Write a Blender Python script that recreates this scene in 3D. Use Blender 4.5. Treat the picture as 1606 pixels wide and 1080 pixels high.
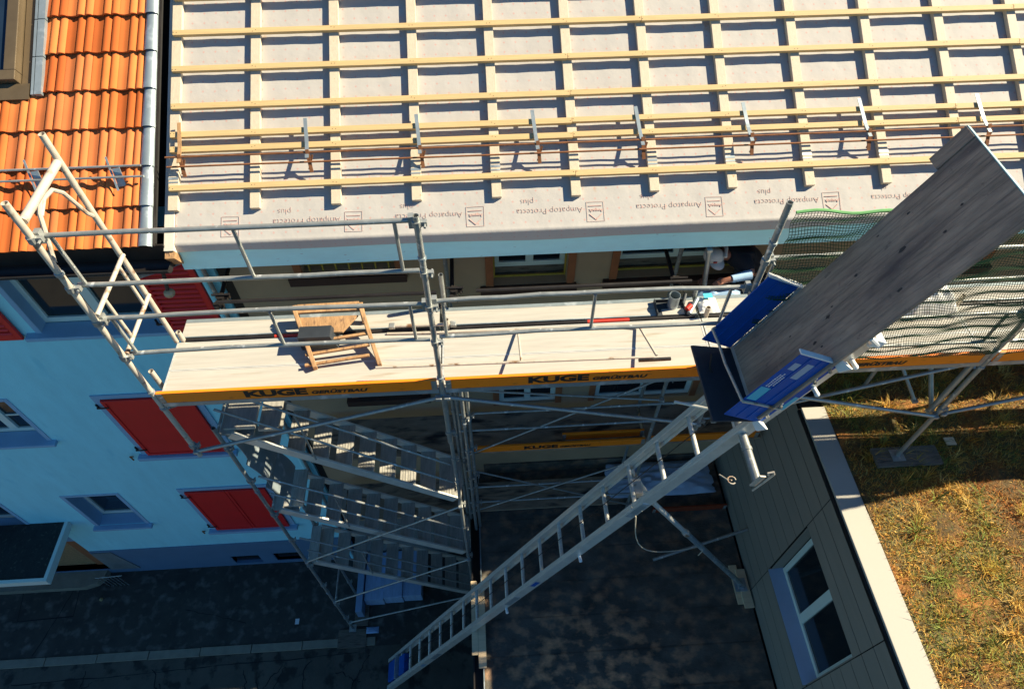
import bpy, bmesh, math, random
import numpy as np
from mathutils import Vector, Matrix
random.seed(7); rng = np.random.default_rng(7)
V = Vector; R = math.radians
scene = bpy.context.scene; C = scene.collection
for o in list(bpy.data.objects): bpy.data.objects.remove(o)

# ------------------------------------------------------------------ camera
pitch, yaw, roll, fpx = R(52.079), R(3.123), R(-.273), 1034.9
Fw = V((math.sin(yaw)*math.cos(pitch), math.cos(yaw)*math.cos(pitch), -math.sin(pitch)))
Rt = Fw.cross(V((0,0,1))).normalized(); Up = Rt.cross(Fw)
Rr = Rt*math.cos(roll)+Up*math.sin(roll); Ur = -Rt*math.sin(roll)+Up*math.cos(roll)
cam = bpy.data.objects.new('camera', bpy.data.cameras.new('camera')); C.objects.link(cam)
m = Matrix((Rr, Ur, -Fw)).transposed().to_4x4(); m.translation = V((0,0,14)); cam.matrix_world = m
cam.data.sensor_width = 36; cam.data.lens = 36*fpx/1606; cam.data.clip_end = 500; cam.data.clip_start = .05
scene.camera = cam
# ------------------------------------------------------------------ light
SUN = V((1.2, .2, 1.0)).normalized()
elev = math.asin(SUN.z); az = math.atan2(SUN.x, SUN.y)
w = bpy.data.worlds.new('World'); scene.world = w; w.use_nodes = True
nt = w.node_tree; sky = nt.nodes.new('ShaderNodeTexSky'); sky.sky_type = 'NISHITA'; sky.sun_disc = False
sky.sun_elevation = elev; sky.sun_rotation = az; sky.dust_density = 0; sky.ozone_density = 3.0
tn = nt.nodes.new('ShaderNodeMixRGB'); tn.blend_type = 'MULTIPLY'; tn.inputs[0].default_value = 1; tn.inputs[2].default_value = (.44, .78, 1.0, 1)
nt.links.new(sky.outputs[0], tn.inputs[1]); nt.links.new(tn.outputs[0], nt.nodes['Background'].inputs[0]); nt.nodes['Background'].inputs[1].default_value = .056
sl = bpy.data.lights.new('sun', 'SUN'); sl.energy = 5.0; sl.angle = R(.5); sl.color = (1, .89, .66)
so = bpy.data.objects.new('sun', sl); C.objects.link(so); so.rotation_euler = SUN.to_track_quat('Z', 'Y').to_euler()
scene.view_settings.view_transform = 'Standard'; scene.view_settings.look = 'None'
scene.view_settings.exposure = 1.2; scene.view_settings.gamma = 1
scene.render.engine = 'CYCLES'; scene.cycles.diffuse_bounces = 2

# ------------------------------------------------------------------ materials
MATS = {}
def mat(name, col, rough=.6, metal=0, var=.25, scale=6, col2=None, stretch=(1,1,1), bump=.0, bscale=None, spots=None, spec=.5, dist=.02):
    """noise-varied principled material in object (world-size) coordinates"""
    if name in MATS: return MATS[name]
    mt = bpy.data.materials.new(name); mt.use_nodes = True; n = mt.node_tree.nodes; L = mt.node_tree.links
    b = n['Principled BSDF']; b.inputs['Roughness'].default_value = rough; b.inputs['Metallic'].default_value = metal
    b.inputs['Specular IOR Level'].default_value = spec
    tc = n.new('ShaderNodeTexCoord'); mp = n.new('ShaderNodeMapping'); mp.inputs['Scale'].default_value = stretch
    L.new(tc.outputs['Object'], mp.inputs[0])
    no = n.new('ShaderNodeTexNoise'); no.inputs['Scale'].default_value = scale; no.inputs['Detail'].default_value = 8; no.inputs['Roughness'].default_value = .65
    L.new(mp.outputs[0], no.inputs[0])
    cr = n.new('ShaderNodeValToRGB'); cr.color_ramp.elements[0].position = .3; cr.color_ramp.elements[1].position = .7
    c2 = col2 or tuple(c*(1-var) for c in col)
    cr.color_ramp.elements[0].color = (*c2, 1); cr.color_ramp.elements[1].color = (*col, 1)
    L.new(no.outputs[0], cr.inputs[0]); out = cr.outputs[0]
    if spots:
        c3, sc, lo, hi = spots
        n2 = n.new('ShaderNodeTexNoise'); n2.inputs['Scale'].default_value = sc; n2.inputs['Detail'].default_value = 6; L.new(mp.outputs[0], n2.inputs[0])
        mr = n.new('ShaderNodeMapRange'); mr.inputs[1].default_value = lo; mr.inputs[2].default_value = hi; L.new(n2.outputs[0], mr.inputs[0])
        mx = n.new('ShaderNodeMixRGB'); mx.inputs[2].default_value = (*c3, 1); L.new(mr.outputs[0], mx.inputs[0]); L.new(out, mx.inputs[1]); out = mx.outputs[0]
    L.new(out, b.inputs['Base Color'])
    rr = n.new('ShaderNodeMapRange'); rr.inputs[3].default_value = max(0, rough-.12); rr.inputs[4].default_value = min(1, rough+.12)
    L.new(no.outputs[0], rr.inputs[0]); L.new(rr.outputs[0], b.inputs['Roughness'])
    if bump:
        bp = n.new('ShaderNodeBump'); bp.inputs['Strength'].default_value = bump; bp.inputs['Distance'].default_value = dist
        n3 = n.new('ShaderNodeTexNoise'); n3.inputs['Scale'].default_value = bscale or scale*4; n3.inputs['Detail'].default_value = 5
        L.new(mp.outputs[0], n3.inputs[0]); L.new(n3.outputs[0], bp.inputs['Height']); L.new(bp.outputs[0], b.inputs['Normal'])
    MATS[name] = mt; mt['out'] = 0
    return mt
steel = mat('galvanised_steel', (.40,.41,.38), .38, .45, .35, 9, spots=((.75,.75,.7), 14, .62, .72))
steel_old = mat('painted_worn_steel', (.56,.49,.39), .55, .1, .2, 12, spots=((.22,.12,.06), 9, .57, .68))
rusty = mat('rusty_steel', (.33,.13,.05), .8, .2, .5, 14)
alu = mat('aluminium', (.78,.76,.68), .33, .4, .25, 7, stretch=(1,6,1))
alu_dull = mat('dull_aluminium_tread', (.55,.52,.45), .5, .3, .4, 5, stretch=(8,1,1))
wood = mat('fresh_spruce', (.80,.60,.36), .7, 0, .18, 5, stretch=(.6,8,8), spots=((.5,.28,.1), 11, .68, .74), bump=.15)
wood_batten = mat('spruce_batten', (.64,.44,.20), .7, 0, .2, 5, stretch=(.5,9,9), spots=((.45,.24,.08), 6, .68, .74), bump=.15)
wood_y = mat('fresh_spruce_rafter', (.62,.51,.37), .7, 0, .16, 5, stretch=(8,.6,8), spots=((.5,.28,.1), 7, .68, .74), bump=.15)
wood_dirty = mat('weathered_plank', (.22,.17,.12), .85, 0, .5, 4, stretch=(1,6,6), bump=.3, spots=((.07,.055,.04), 5, .5, .68))
wood_old = mat('grey_plywood', (.52,.36,.25), .8, 0, .6, 3.2, stretch=(.7,3.4,1), col2=(.22,.155,.11), bump=.35, spots=((.13,.09,.075), 1.5, .50, .72))
wood_chair = mat('oiled_brown_wood', (.48,.27,.12), .65, 0, .45, 5, stretch=(4,1,4), bump=.2, spots=((.16,.09,.05), 8, .58, .7))
deck_top = mat('pale_deck_plywood', (.46,.43,.375), .7, 0, .20, 3, stretch=(.5,8,1), spots=((.30,.25,.18), 4, .60, .78))
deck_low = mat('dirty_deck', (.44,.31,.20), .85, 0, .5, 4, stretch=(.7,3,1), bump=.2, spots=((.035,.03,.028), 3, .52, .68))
orange = mat('orange_toeboard_paint', (1.0,.24,.008), .45, 0, .08, 6, stretch=(1,1,5), spots=((.5,.12,.02), 9, .64, .72))
black_ink = mat('black_lettering', (.015,.014,.013), .6)
membrane_red = mat('red_print', (.60,.40,.345), .8)
zinc = mat('zinc_sheet', (.36,.42,.44), .42, .5, .2, 5, spots=((.55,.6,.62), 8, .55, .7))
white_sheet = mat('pale_drip_sheet', (.44,.84,.88), .45, 0, .1, 4, stretch=(1,1,3), spots=((.3,.4,.45), 12, .7, .74))
blue_wall = mat('light_blue_render', (.38,.86,.94), .9, 0, .13, 2.2, stretch=(1.6,1,.5), bump=.5, bscale=60, dist=.008, spots=((.27,.70,.80), 3.5, .60, .8))
blue_trim = mat('grey_blue_trim', (.30,.48,.64), .8, 0, .12, 3, bump=.15, bscale=50)
plinth_mat = mat('slate_blue_plinth', (.12,.21,.32), .85, 0, .18, 2, bump=.3, bscale=50)
beige_wall = mat('beige_render', (.50,.33,.19), .92, 0, .18, 1.6, bump=.4, bscale=55, dist=.006)
brown_trim = mat('brown_window_trim', (.42,.14,.05), .7, 0, .3, 5)
sill_brown = mat('dark_brown_sill', (.075,.032,.02), .7, 0, .3, 5)
yellow_tape = mat('yellow_masking_tape', (.60,.40,.05), .6)
shutter_red = mat('red_shutter_paint', (.80,.016,.016), .5, 0, .12, 4, bump=.06)
frame_white = mat('window_frame_white', (.72,.80,.70), .5, 0, .08, 4)
glass = mat('window_glass', (.012,.018,.022), .06, 0, .3, 2, spec=.8)
dark_room = mat('dark_interior', (.02,.018,.016), .9)
gutter_dark = mat('dark_gutter', (.035,.03,.028), .45, .4, .4, 6)
asphalt = mat('asphalt', (.080,.070,.055), .9, 0, .6, 1.9, bump=.4, bscale=90, spots=((.17,.15,.12), 5, .52, .74))
road_mat = mat('cracked_road', (.13,.11,.08), .9, 0, .45, 1.8, bump=.4, bscale=70, spots=((.03,.028,.022), 3.4, .53, .62))
kerb_mat = mat('concrete_kerb', (.32,.27,.19), .85, 0, .3, 5, bump=.3)
concrete = mat('concrete', (.22,.23,.22), .85, 0, .3, 4, bump=.3)
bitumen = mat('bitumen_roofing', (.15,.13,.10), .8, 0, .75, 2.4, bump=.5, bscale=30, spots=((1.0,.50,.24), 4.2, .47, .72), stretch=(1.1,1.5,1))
clad = mat('grey_cladding_board', (.30,.26,.205), .75, 0, .14, 3, stretch=(1,.3,4), bump=.1)
cap_mat = mat('pale_parapet_cap', (.42,.39,.33), .7, 0, .08, 2.5, spots=((.4,.38,.34), 6, .68, .76))
sill_blue = mat('pale_blue_sill_sheet', (.28,.42,.60), .4, .2, .12, 3)
flap_blue = mat('blue_flap_paint', (.008,.095,.42), .5, 0, .25, 4, spec=.25)
sticker_cyan = mat('cyan_sticker', (.08,.50,.66), .5, 0, .1, 9)
plate_dark = mat('dark_tailboard', (.035,.042,.05), .6, .1, .4, 4)
white_pl = mat('white_plastic', (.78,.78,.74), .5, 0, .08, 5)
tarp_mat = mat('blue_white_tarpaulin', (.50,.60,.74), .5, 0, .35, 2, bump=.4, bscale=8)
panel_blue = mat('blue_film_wrapped_board', (.42,.58,.80), .5, 0, .3, 3, stretch=(6,1,1))
black_cloth = mat('black_cotton', (.012,.013,.018), .9, 0, .3, 8)
skin_mat = mat('skin', (.36,.15,.09), .55, 0, .15, 10)
cap_cloth = mat('grey_white_cap', (.75,.68,.56), .85, 0, .1, 12)
sleeve_blue = mat('light_blue_glove', (.4,.6,.8), .8, 0, .1, 10)
jean = mat('dark_trousers', (.03,.035,.05), .9)
red_pl = mat('red_plastic', (.6,.04,.02), .5)
green_net = mat('dark_green_netting', (.022,.085,.025), .75, 0, .3, 10)
green_hem = mat('green_net_hem', (.16,.42,.14), .7)
rope_mat = mat('pale_rope', (.6,.52,.38), .8)
soffit_mat = mat('soffit_board', (.2,.14,.09), .8, 0, .2, 4)
sky_blind = mat('skylight_glass', (.015,.03,.055), .12, 0, .3, 3)
sky_frame = mat('bronze_skylight_frame', (.16,.115,.065), .45, .35, .2, 4)
lamp_mat = mat('opal_lamp_glass', (.55,.42,.22), .3)
canopy_mat = mat('mossy_canopy_felt', (.03,.033,.03), .95, 0, .5, 7, bump=.4, spots=((.06,.066,.05), 18, .6, .7))

def board_material():
    mt = MATS['grey_plywood']; n = mt.node_tree.nodes; L = mt.node_tree.links; b = n['Principled BSDF']; src = b.inputs['Base Color'].links[0].from_socket
    tc = [q for q in n if q.type == 'TEX_COORD'][0]
    for st, sc, c3, lo, hi, am in (((.5,14,1),3,(.10,.075,.065),.50,.66,.75),((2,9,1),7,(.62,.47,.38),.60,.72,.5),((1,1.3,1),9,(.08,.06,.055),.60,.72,.8),((2.2,.6,1),2.6,(.62,.36,.22),.62,.74,.5)):
        mp = n.new('ShaderNodeMapping'); mp.inputs['Scale'].default_value = st; L.new(tc.outputs['Object'], mp.inputs[0]); no = n.new('ShaderNodeTexNoise'); no.inputs['Scale'].default_value = sc; no.inputs['Detail'].default_value = 9; no.inputs['Roughness'].default_value = .7; L.new(mp.outputs[0], no.inputs[0])
        mr = n.new('ShaderNodeMapRange'); mr.inputs[1].default_value = lo; mr.inputs[2].default_value = hi; mr.inputs[4].default_value = am; L.new(no.outputs[0], mr.inputs[0])
        mx = n.new('ShaderNodeMixRGB'); mx.inputs[2].default_value = (*c3, 1); L.new(mr.outputs[0], mx.inputs[0]); L.new(src, mx.inputs[1]); src = mx.outputs[0]
    L.new(src, b.inputs['Base Color'])
board_material()
def membrane_material():
    mt = mat('roof_membrane', (.45,.42,.385), .75, 0, .10, 1.7, bump=.25, bscale=5, dist=.03, spots=((.42,.26,.14), 4, .70, .82))
    n = mt.node_tree.nodes; L = mt.node_tree.links; b = n['Principled BSDF']
    src = b.inputs['Base Color'].links[0].from_socket
    tc = n.new('ShaderNodeTexCoord'); sp = n.new('ShaderNodeSeparateXYZ'); L.new(tc.outputs['UV'], sp.inputs[0])
    def M_(op, a, bb=None, c=None):
        q = n.new('ShaderNodeMath'); q.operation = op
        for i, x in enumerate((a, bb, c)):
            if x is None: continue
            if isinstance(x, (int, float)): q.inputs[i].default_value = x
            else: L.new(x, q.inputs[i])
        return q.outputs[0]
    def cell(s, p): return M_('ABSOLUTE', M_('SUBTRACT', M_('FRACT', M_('DIVIDE', s, p)), .5))
    x, y = cell(sp.outputs[0], .115), cell(sp.outputs[1], .105)
    a1 = M_('MULTIPLY', M_('LESS_THAN', x, .10), M_('LESS_THAN', y, .035))
    a2 = M_('MULTIPLY', M_('LESS_THAN', x, .03), M_('LESS_THAN', y, .12))
    k = M_('MULTIPLY', M_('MAXIMUM', a1, a2), .38)
    mx = n.new('ShaderNodeMixRGB'); mx.inputs[2].default_value = (.55,.13,.09,1); L.new(k, mx.inputs[0]); L.new(src, mx.inputs[1]); L.new(mx.outputs[0], b.inputs['Base Color'])
    return mt
membrane = membrane_material()
def attr_material(name, rough, attr='tint', spec=.4, trans=0):
    mt = bpy.data.materials.new(name); mt.use_nodes = True; n = mt.node_tree.nodes; L = mt.node_tree.links
    b = n['Principled BSDF']; b.inputs['Roughness'].default_value = rough; b.inputs['Specular IOR Level'].default_value = spec
    a = n.new('ShaderNodeAttribute'); a.attribute_name = attr
    no = n.new('ShaderNodeTexNoise'); no.inputs['Scale'].default_value = 14; no.inputs['Detail'].default_value = 6
    mr = n.new('ShaderNodeMapRange'); mr.inputs[3].default_value = .78; mr.inputs[4].default_value = 1.15; L.new(no.outputs[0], mr.inputs[0])
    mx = n.new('ShaderNodeVectorMath'); mx.operation = 'SCALE'; L.new(a.outputs['Color'], mx.inputs[0]); L.new(mr.outputs[0], mx.inputs['Scale'])
    L.new(mx.outputs[0], b.inputs['Base Color']); return mt
tile_mat = attr_material('clay_tile', .85, spec=.15)
blade_mat = attr_material('grass_blade', .7)

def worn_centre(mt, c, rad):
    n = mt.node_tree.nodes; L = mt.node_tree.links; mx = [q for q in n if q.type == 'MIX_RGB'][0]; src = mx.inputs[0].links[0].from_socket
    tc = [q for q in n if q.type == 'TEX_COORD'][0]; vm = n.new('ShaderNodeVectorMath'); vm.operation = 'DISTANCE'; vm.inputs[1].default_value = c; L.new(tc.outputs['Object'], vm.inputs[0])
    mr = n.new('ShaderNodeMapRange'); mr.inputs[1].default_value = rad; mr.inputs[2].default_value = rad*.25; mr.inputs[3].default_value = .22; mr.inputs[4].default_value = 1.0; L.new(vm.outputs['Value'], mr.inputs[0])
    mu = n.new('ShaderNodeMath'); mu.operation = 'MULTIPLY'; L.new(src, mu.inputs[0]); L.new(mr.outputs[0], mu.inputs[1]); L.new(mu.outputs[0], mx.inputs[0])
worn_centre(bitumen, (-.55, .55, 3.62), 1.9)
# ------------------------------------------------------------------ helpers
def put(o, parent=None):
    C.objects.link(o)
    if parent: o.parent = parent
    return o
def wloc(p):
    l = V((0,0,0))
    while p: l = l+V(p.location); p = p.parent
    return l
class MB:
    def __init__(s): s.v = []; s.f = []
    def add(s, vs, fs):
        k = len(s.v); s.v += [tuple(v) for v in vs]; s.f += [tuple(i+k for i in f) for f in fs]; return s
    def hexa(s, p):  # 8 points: bottom 4 ccw, top 4 ccw
        return s.add(p, [(3,2,1,0),(4,5,6,7),(0,1,5,4),(1,2,6,5),(2,3,7,6),(3,0,4,7)])
    def box(s, x0, x1, y0, y1, z0, z1):
        return s.hexa([(x0,y0,z0),(x1,y0,z0),(x1,y1,z0),(x0,y1,z0),(x0,y0,z1),(x1,y0,z1),(x1,y1,z1),(x0,y1,z1)])
    def bar(s, a, b, wd, ht, up=(0,0,1), off=(0,0,0)):  # box of section wd x ht along a-b
        a, b = V(a)+V(off), V(b)+V(off); d = (b-a).normalized(); side = d.cross(V(up)).normalized(); u = side.cross(d)
        P = [a-side*wd/2-u*ht/2, a+side*wd/2-u*ht/2, b+side*wd/2-u*ht/2, b-side*wd/2-u*ht/2]
        return s.hexa(P+[p+u*ht for p in P])
    def tube(s, pts, r, n=10, cap=True, r2=None):
        pts = [V(p) for p in pts]; rings = []; base = len(s.v); up = None
        for i, p in enumerate(pts):
            d = ((pts[min(i+1, len(pts)-1)]-p).normalized()+(p-pts[max(i-1, 0)]).normalized()).normalized()
            if up is None: up = d.orthogonal().normalized()
            a = (up-d*up.dot(d)).normalized(); up = a; b = d.cross(a)
            rr = r if r2 is None else r+(r2-r)*i/(len(pts)-1)
            for j in range(n):
                t = 2*math.pi*j/n; s.v.append(tuple(p+a*rr*math.cos(t)+b*rr*math.sin(t)))
        for i in range(len(pts)-1):
            for j in range(n):
                q = (j+1) % n; s.f.append((base+i*n+j, base+i*n+q, base+(i+1)*n+q, base+(i+1)*n+j))
        if cap:
            s.f.append(tuple(base+j for j in reversed(range(n)))); s.f.append(tuple(base+(len(pts)-1)*n+j for j in range(n)))
        return s
    def pipe(s, a, b, r=.024, wall=.004, n=12):  # hollow open tube
        a, b = V(a), V(b); d = (b-a).normalized(); u = d.orthogonal().normalized(); v = d.cross(u); base = len(s.v)
        for p, rr in ((a, r), (b, r), (b, r-wall), (a, r-wall)):
            for j in range(n):
                t = 2*math.pi*j/n; s.v.append(tuple(p+u*rr*math.cos(t)+v*rr*math.sin(t)))
        for k in range(4):
            for j in range(n):
                q = (j+1) % n; k2 = (k+1) % 4; s.f.append((base+k*n+j, base+k*n+q, base+k2*n+q, base+k2*n+j))
        return s
    def clamp(s, p, r=.035, h=.05):
        p = V(p); s.tube([p-V((0,0,h/2)), p+V((0,0,h/2))], r, 10); s.box(p.x+r*.6, p.x+r*2, p.y-.016, p.y+.016, p.z-.02, p.z+.02)
        s.tube([p+V((r*1.6, -.05, 0)), p+V((r*1.6, .04, 0))], .009, 6); return s
    def sphere(s, c, r, n=12, m=8, sc=(1,1,1)):
        base = len(s.v)
        for i in range(m+1):
            th = math.pi*i/m
            for j in range(n):
                ph = 2*math.pi*j/n; s.v.append((c[0]+sc[0]*r*math.sin(th)*math.cos(ph), c[1]+sc[1]*r*math.sin(th)*math.sin(ph), c[2]+sc[2]*r*math.cos(th)))
        for i in range(m):
            for j in range(n):
                q = (j+1) % n; s.f.append((base+i*n+j, base+(i+1)*n+j, base+(i+1)*n+q, base+i*n+q))
        return s
    def build(s, name, mt, parent=None, smooth=False, bevel=0, each=0):
        if each:   # one object for every run of `each` vertices
            out = []
            for k in range(0, len(s.v), each):
                q = MB(); q.v = s.v[k:k+each]; q.f = [tuple(i-k for i in f) for f in s.f if k <= f[0] < k+each]; out.append(q.build(name, mt, parent, smooth, bevel))
            return out
        me = bpy.data.meshes.new(name); l = wloc(parent); me.from_pydata([tuple(V(v)-l) for v in s.v], [], s.f)
        me.validate(); me.update(); me.materials.append(mt)
        o = put(bpy.data.objects.new(name, me), parent)
        bm = bmesh.new(); bm.from_mesh(me); bmesh.ops.recalc_face_normals(bm, faces=bm.faces); bm.to_mesh(me); bm.free()
        if smooth: me.polygons.foreach_set('use_smooth', [True]*len(me.polygons)); me.set_sharp_from_angle(angle=R(40))
        if bevel:
            b = o.modifiers.new('bevel', 'BEVEL'); b.width = bevel; b.segments = 2; b.limit_method = 'ANGLE'
        return o
def T(name, label, cat, loc=(0,0,0), group=None):
    o = bpy.data.objects.new(name, None); o.empty_display_size = .1; C.objects.link(o); o.location = loc
    o['label'] = label; o['category'] = cat
    if group: o['group'] = group
    return o
def tag(o, label, cat, group=None):
    o['label'] = label; o['category'] = cat
    if group: o['group'] = group
    return o
def struct(o, kind='structure'): o['kind'] = kind; return o
def recenter(o):  # put the origin of a single-mesh thing at its own base
    me = o.data; co = np.array([v.co[:] for v in me.vertices]); c = V(((co[:,0].min()+co[:,0].max())/2, (co[:,1].min()+co[:,1].max())/2, co[:,2].min()))
    me.transform(Matrix.Translation(-c)); o.location = c; return o
def text(body, size, mt, name, parent, O, ex, ey, bold=0, sx=1, depth=.0015, shear=0, spacing=1, flip=False):
    cu = bpy.data.curves.new(name, 'FONT'); cu.body = body; cu.size = size; cu.offset = bold; cu.extrude = depth; cu.shear = shear; cu.space_character = spacing
    cu.resolution_u = 3
    ob = bpy.data.objects.new(name, cu); C.objects.link(ob); bpy.context.view_layer.update()
    me = bpy.data.meshes.new_from_object(ob.evaluated_get(bpy.context.evaluated_depsgraph_get())); C.objects.unlink(ob); bpy.data.objects.remove(ob)
    ex, ey = V(ex).normalized(), V(ey).normalized(); ez = ex.cross(ey)
    Mx = Matrix((ex*sx, ey, ez)).transposed().to_4x4(); Mx.translation = V(O)-wloc(parent); me.transform(Mx)
    me.materials.append(mt); me.name = name
    return put(bpy.data.objects.new(name, me), parent)

# ------------------------------------------------------------------ ground, street, roofs below
XB = -3.0            # party line between the blue and the beige house
YF = 5.3             # facades
b = MB(); b.box(-60, 60, -60, 60, -.5, -.012); struct(b.build('ground', asphalt))
b = MB(); b.box(-14, -.36, 3.66, YF, -.012, 0); struct(b.build('pavement', asphalt))
b = MB()
x = -14.0
while x < -2.6:
    x2 = min(x+1.0, -2.55); dy = random.uniform(-.006, .006); b.box(x+.006, x2-.006, 3.50+dy, 3.66+dy, -.012, .022+random.uniform(-.004, .004)); x = x2
struct(b.build('kerb', kerb_mat, bevel=.008))
b = MB(); b.box(-14, -.4, -6, 3.497, -.012, -.004); struct(b.build('road', road_mat))
# joint and cracks of the road: thin dark tar lines laid on the surface
b = MB()
def crack(p0, p1, amp=.05, n=16, wd=.012, z=.0035):
    p0, p1 = V((*p0, z)), V((*p1, z)); d = (p1-p0); sd = V((-d.y, d.x, 0)).normalized(); pts = []; a = 0
    for i in range(n+1):
        a += random.uniform(-amp, amp)*.5; a *= .85; pts.append(p0+d*i/n+sd*a)
    base = len(b.v)
    for p in pts:
        w_ = wd*random.uniform(.4, 1.3); b.v += [tuple(p-sd*w_), tuple(p+sd*w_)]
    for i in range(n): b.f.append((base+2*i, base+2*i+1, base+2*i+3, base+2*i+2))
crack((-9.5,3.2),(-2.9,3.38),.03,40,.008,-.0005)
for i in range(13):
    x0 = random.uniform(-9, -2.6); crack((x0, random.uniform(3.0, 3.4)), (x0+random.uniform(-.5,.5), random.uniform(2.2, 2.9)), .09, 14, .010, 0)
crack((-8.9,5.0),(-9.3,3.7),.03,14,.008); crack((-6.5,4.4),(-5.2,4.1),.05,14,.006)
crack((-8.8,5.0),(-8.75,4.42),.0,2,.010); crack((-8.75,4.42),(-9.85,4.38),.0,2,.010); crack((-9.95,5.0),(-9.85,4.38),.0,2,.010)
struct(b.build('road_cracks', mat('tar_crack', (.012,.013,.013), .9)))
# litter on the pavement
t = tag(recenter(MB().box(-4.22,-4.12,4.0,4.10,.002,.006).build('paper_scrap', white_pl)), 'small white scrap lying on the dark pavement left of the scaffold foot', 'litter')
t.scale = (.8, 1.1, 1)
tag(recenter(MB().sphere((-8.27,4.72,.03), .035).build('pebble', mat('ochre_leaf',(.5,.36,.15),.8))), 'tiny ochre leaf ball on the pavement beside the drain slab', 'litter')

# flat roof of the low building under the lift and the terrace
def low_building():
    t = T('low_building', 'low flat-roofed building covered in dark worn roofing felt under the lift', 'building', (1.8,1,0))
    b = MB(); b.box(-.30, 3.80, -6, YF-.01, -.01, 3.58); b.build('wall', concrete, t)
    b = MB(); b.box(-.30, 3.80, -6, YF-.02, 3.58, 3.615)
    y = -6.0
    while y < 5.2:      # lapped felt strips
        b.box(-.298, 3.798, y+.014, min(y+.52, 5.26), 3.615, 3.625); y += .52
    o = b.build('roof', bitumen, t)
    b = MB(); b.box(-.44, -.305, -6, YF-.02, 3.50, 3.53); b.box(-.46, -.44, -6, YF-.02, 3.50, 3.60); b.box(-.325, -.302, -6, YF-.02, 3.50, 3.66); b.build('gutter', gutter_dark, t)
    b = MB(); b.box(-.315, -.300, -6, YF-.02, 3.66, 3.668); b.build('edge_strip', zinc, t)
low_building()

# annex with cladding, window, pale cap and grass on its roof level
def annex():
    t = T('annex', 'annex wall of dark grey cladding boards with a recessed white window and pale cap', 'building', (3.95,1,3.6))
    top = 6.98
    b = MB(); xs = 3.86; wy0, wy1, wz0, wz1 = 1.54, 3.02, 4.66, 6.13
    b.box(xs, 4.10, -6, wy0, 3.4, top); b.box(xs, 4.10, wy1, YF-.02, 3.4, top); b.box(xs, 4.10, wy0, wy1, 3.4, wz0); b.box(xs, 4.10, wy0, wy1, wz1, top); b.build('wall', dark_room, t)
    for y0, y1 in ((-4.6,-3.05),(-3.05,-1.5),(-1.5,.0),(.0,1.52),(1.52,3.05),(3.05,YF-.03)):
        b = MB(); z = 3.63; nrow = 11; h = (top-.03-3.63)/nrow
        for i in range(nrow):
            z0, z1 = z+i*h, z+(i+1)*h-.015
            if y0 == 1.52 and z1 > wz0 and z0 < wz1:
                if z0 < wz0: b.hexa([(3.830,y0+.006,z0),(3.835,y0+.006,z0),(3.835,y1-.006,z0),(3.830,y1-.006,z0),(3.832,y0+.006,wz0-.02),(3.835,y0+.006,wz0-.02),(3.835,y1-.006,wz0-.02),(3.832,y1-.006,wz0-.02)])
                elif z1 > wz1: b.hexa([(3.830,y0+.006,wz1),(3.835,y0+.006,wz1),(3.835,y1-.006,wz1),(3.830,y1-.006,wz1),(3.832,y0+.006,z1),(3.835,y0+.006,z1),(3.835,y1-.006,z1),(3.832,y1-.006,z1)])
                continue
            b.hexa([(3.830,y0+.006,z0),(3.835,y0+.006,z0),(3.835,y1-.006,z0),(3.830,y1-.006,z0),(3.832,y0+.006,z1),(3.835,y0+.006,z1),(3.835,y1-.006,z1),(3.832,y1-.006,z1)])
        b.build('cladding_panel', clad, t)
    b = MB(); b.box(3.84, 4.13, -6, 4.22, top-.03, top+.035); b.build('parapet_cap', cap_mat, t, bevel=.006)
    b = MB(); b.box(3.815, 3.84, -6, 4.22, top-.05, top+.005); b.build('cap_edge', gutter_dark, t)
    wn = T('x', '', ''); wn.name = 'window'; del wn['label']; del wn['category']; wn.parent = t; wn.location = V((3.95,2.3,wz0))-V(t.location)
    b = MB(); b.hexa([(3.79,wy0,wz0-.02),(3.99,wy0,wz0+.03),(3.99,wy1,wz0+.03),(3.79,wy1,wz0-.02),(3.79,wy0,wz0-.002),(3.99,wy0,wz0+.05),(3.99,wy1,wz0+.05),(3.79,wy1,wz0-.002)]); b.build('sill', sill_blue, wn)
    b = MB(); gx = 4.0
    for (a0,a1,c0,c1) in ((wy0+.02,wy1-.02,wz0+.05,wz0+.12),(wy0+.02,wy1-.02,wz1-.07,wz1-.01),(wy0+.02,wy0+.09,wz0+.12,wz1-.07),(wy1-.09,wy1-.02,wz0+.12,wz1-.07),(2.24,2.36,wz0+.12,wz1-.07)):
        b.box(gx-.03, gx+.03, a0, a1, c0, c1)
    b.build('frame', frame_white, wn, bevel=.005)
    b = MB(); b.box(gx-.006, gx, wy0+.09, wy1-.09, wz0+.12, wz1-.07); b.build('pane', glass, wn)
    b = MB(); b.box(gx+.04, gx+.05, wy0+.1, wy1-.1, wz0+.1, wz1-.5); b.build('blind', tarp_mat, wn)
    b = MB(); b.box(3.835, 3.98, wy1-.002, wy1+.012, wz0, wz1); b.box(3.835, 3.98, wy0-.012, wy0+.002, wz0, wz1); b.build('reveal', clad, wn, each=8)
annex()

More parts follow.
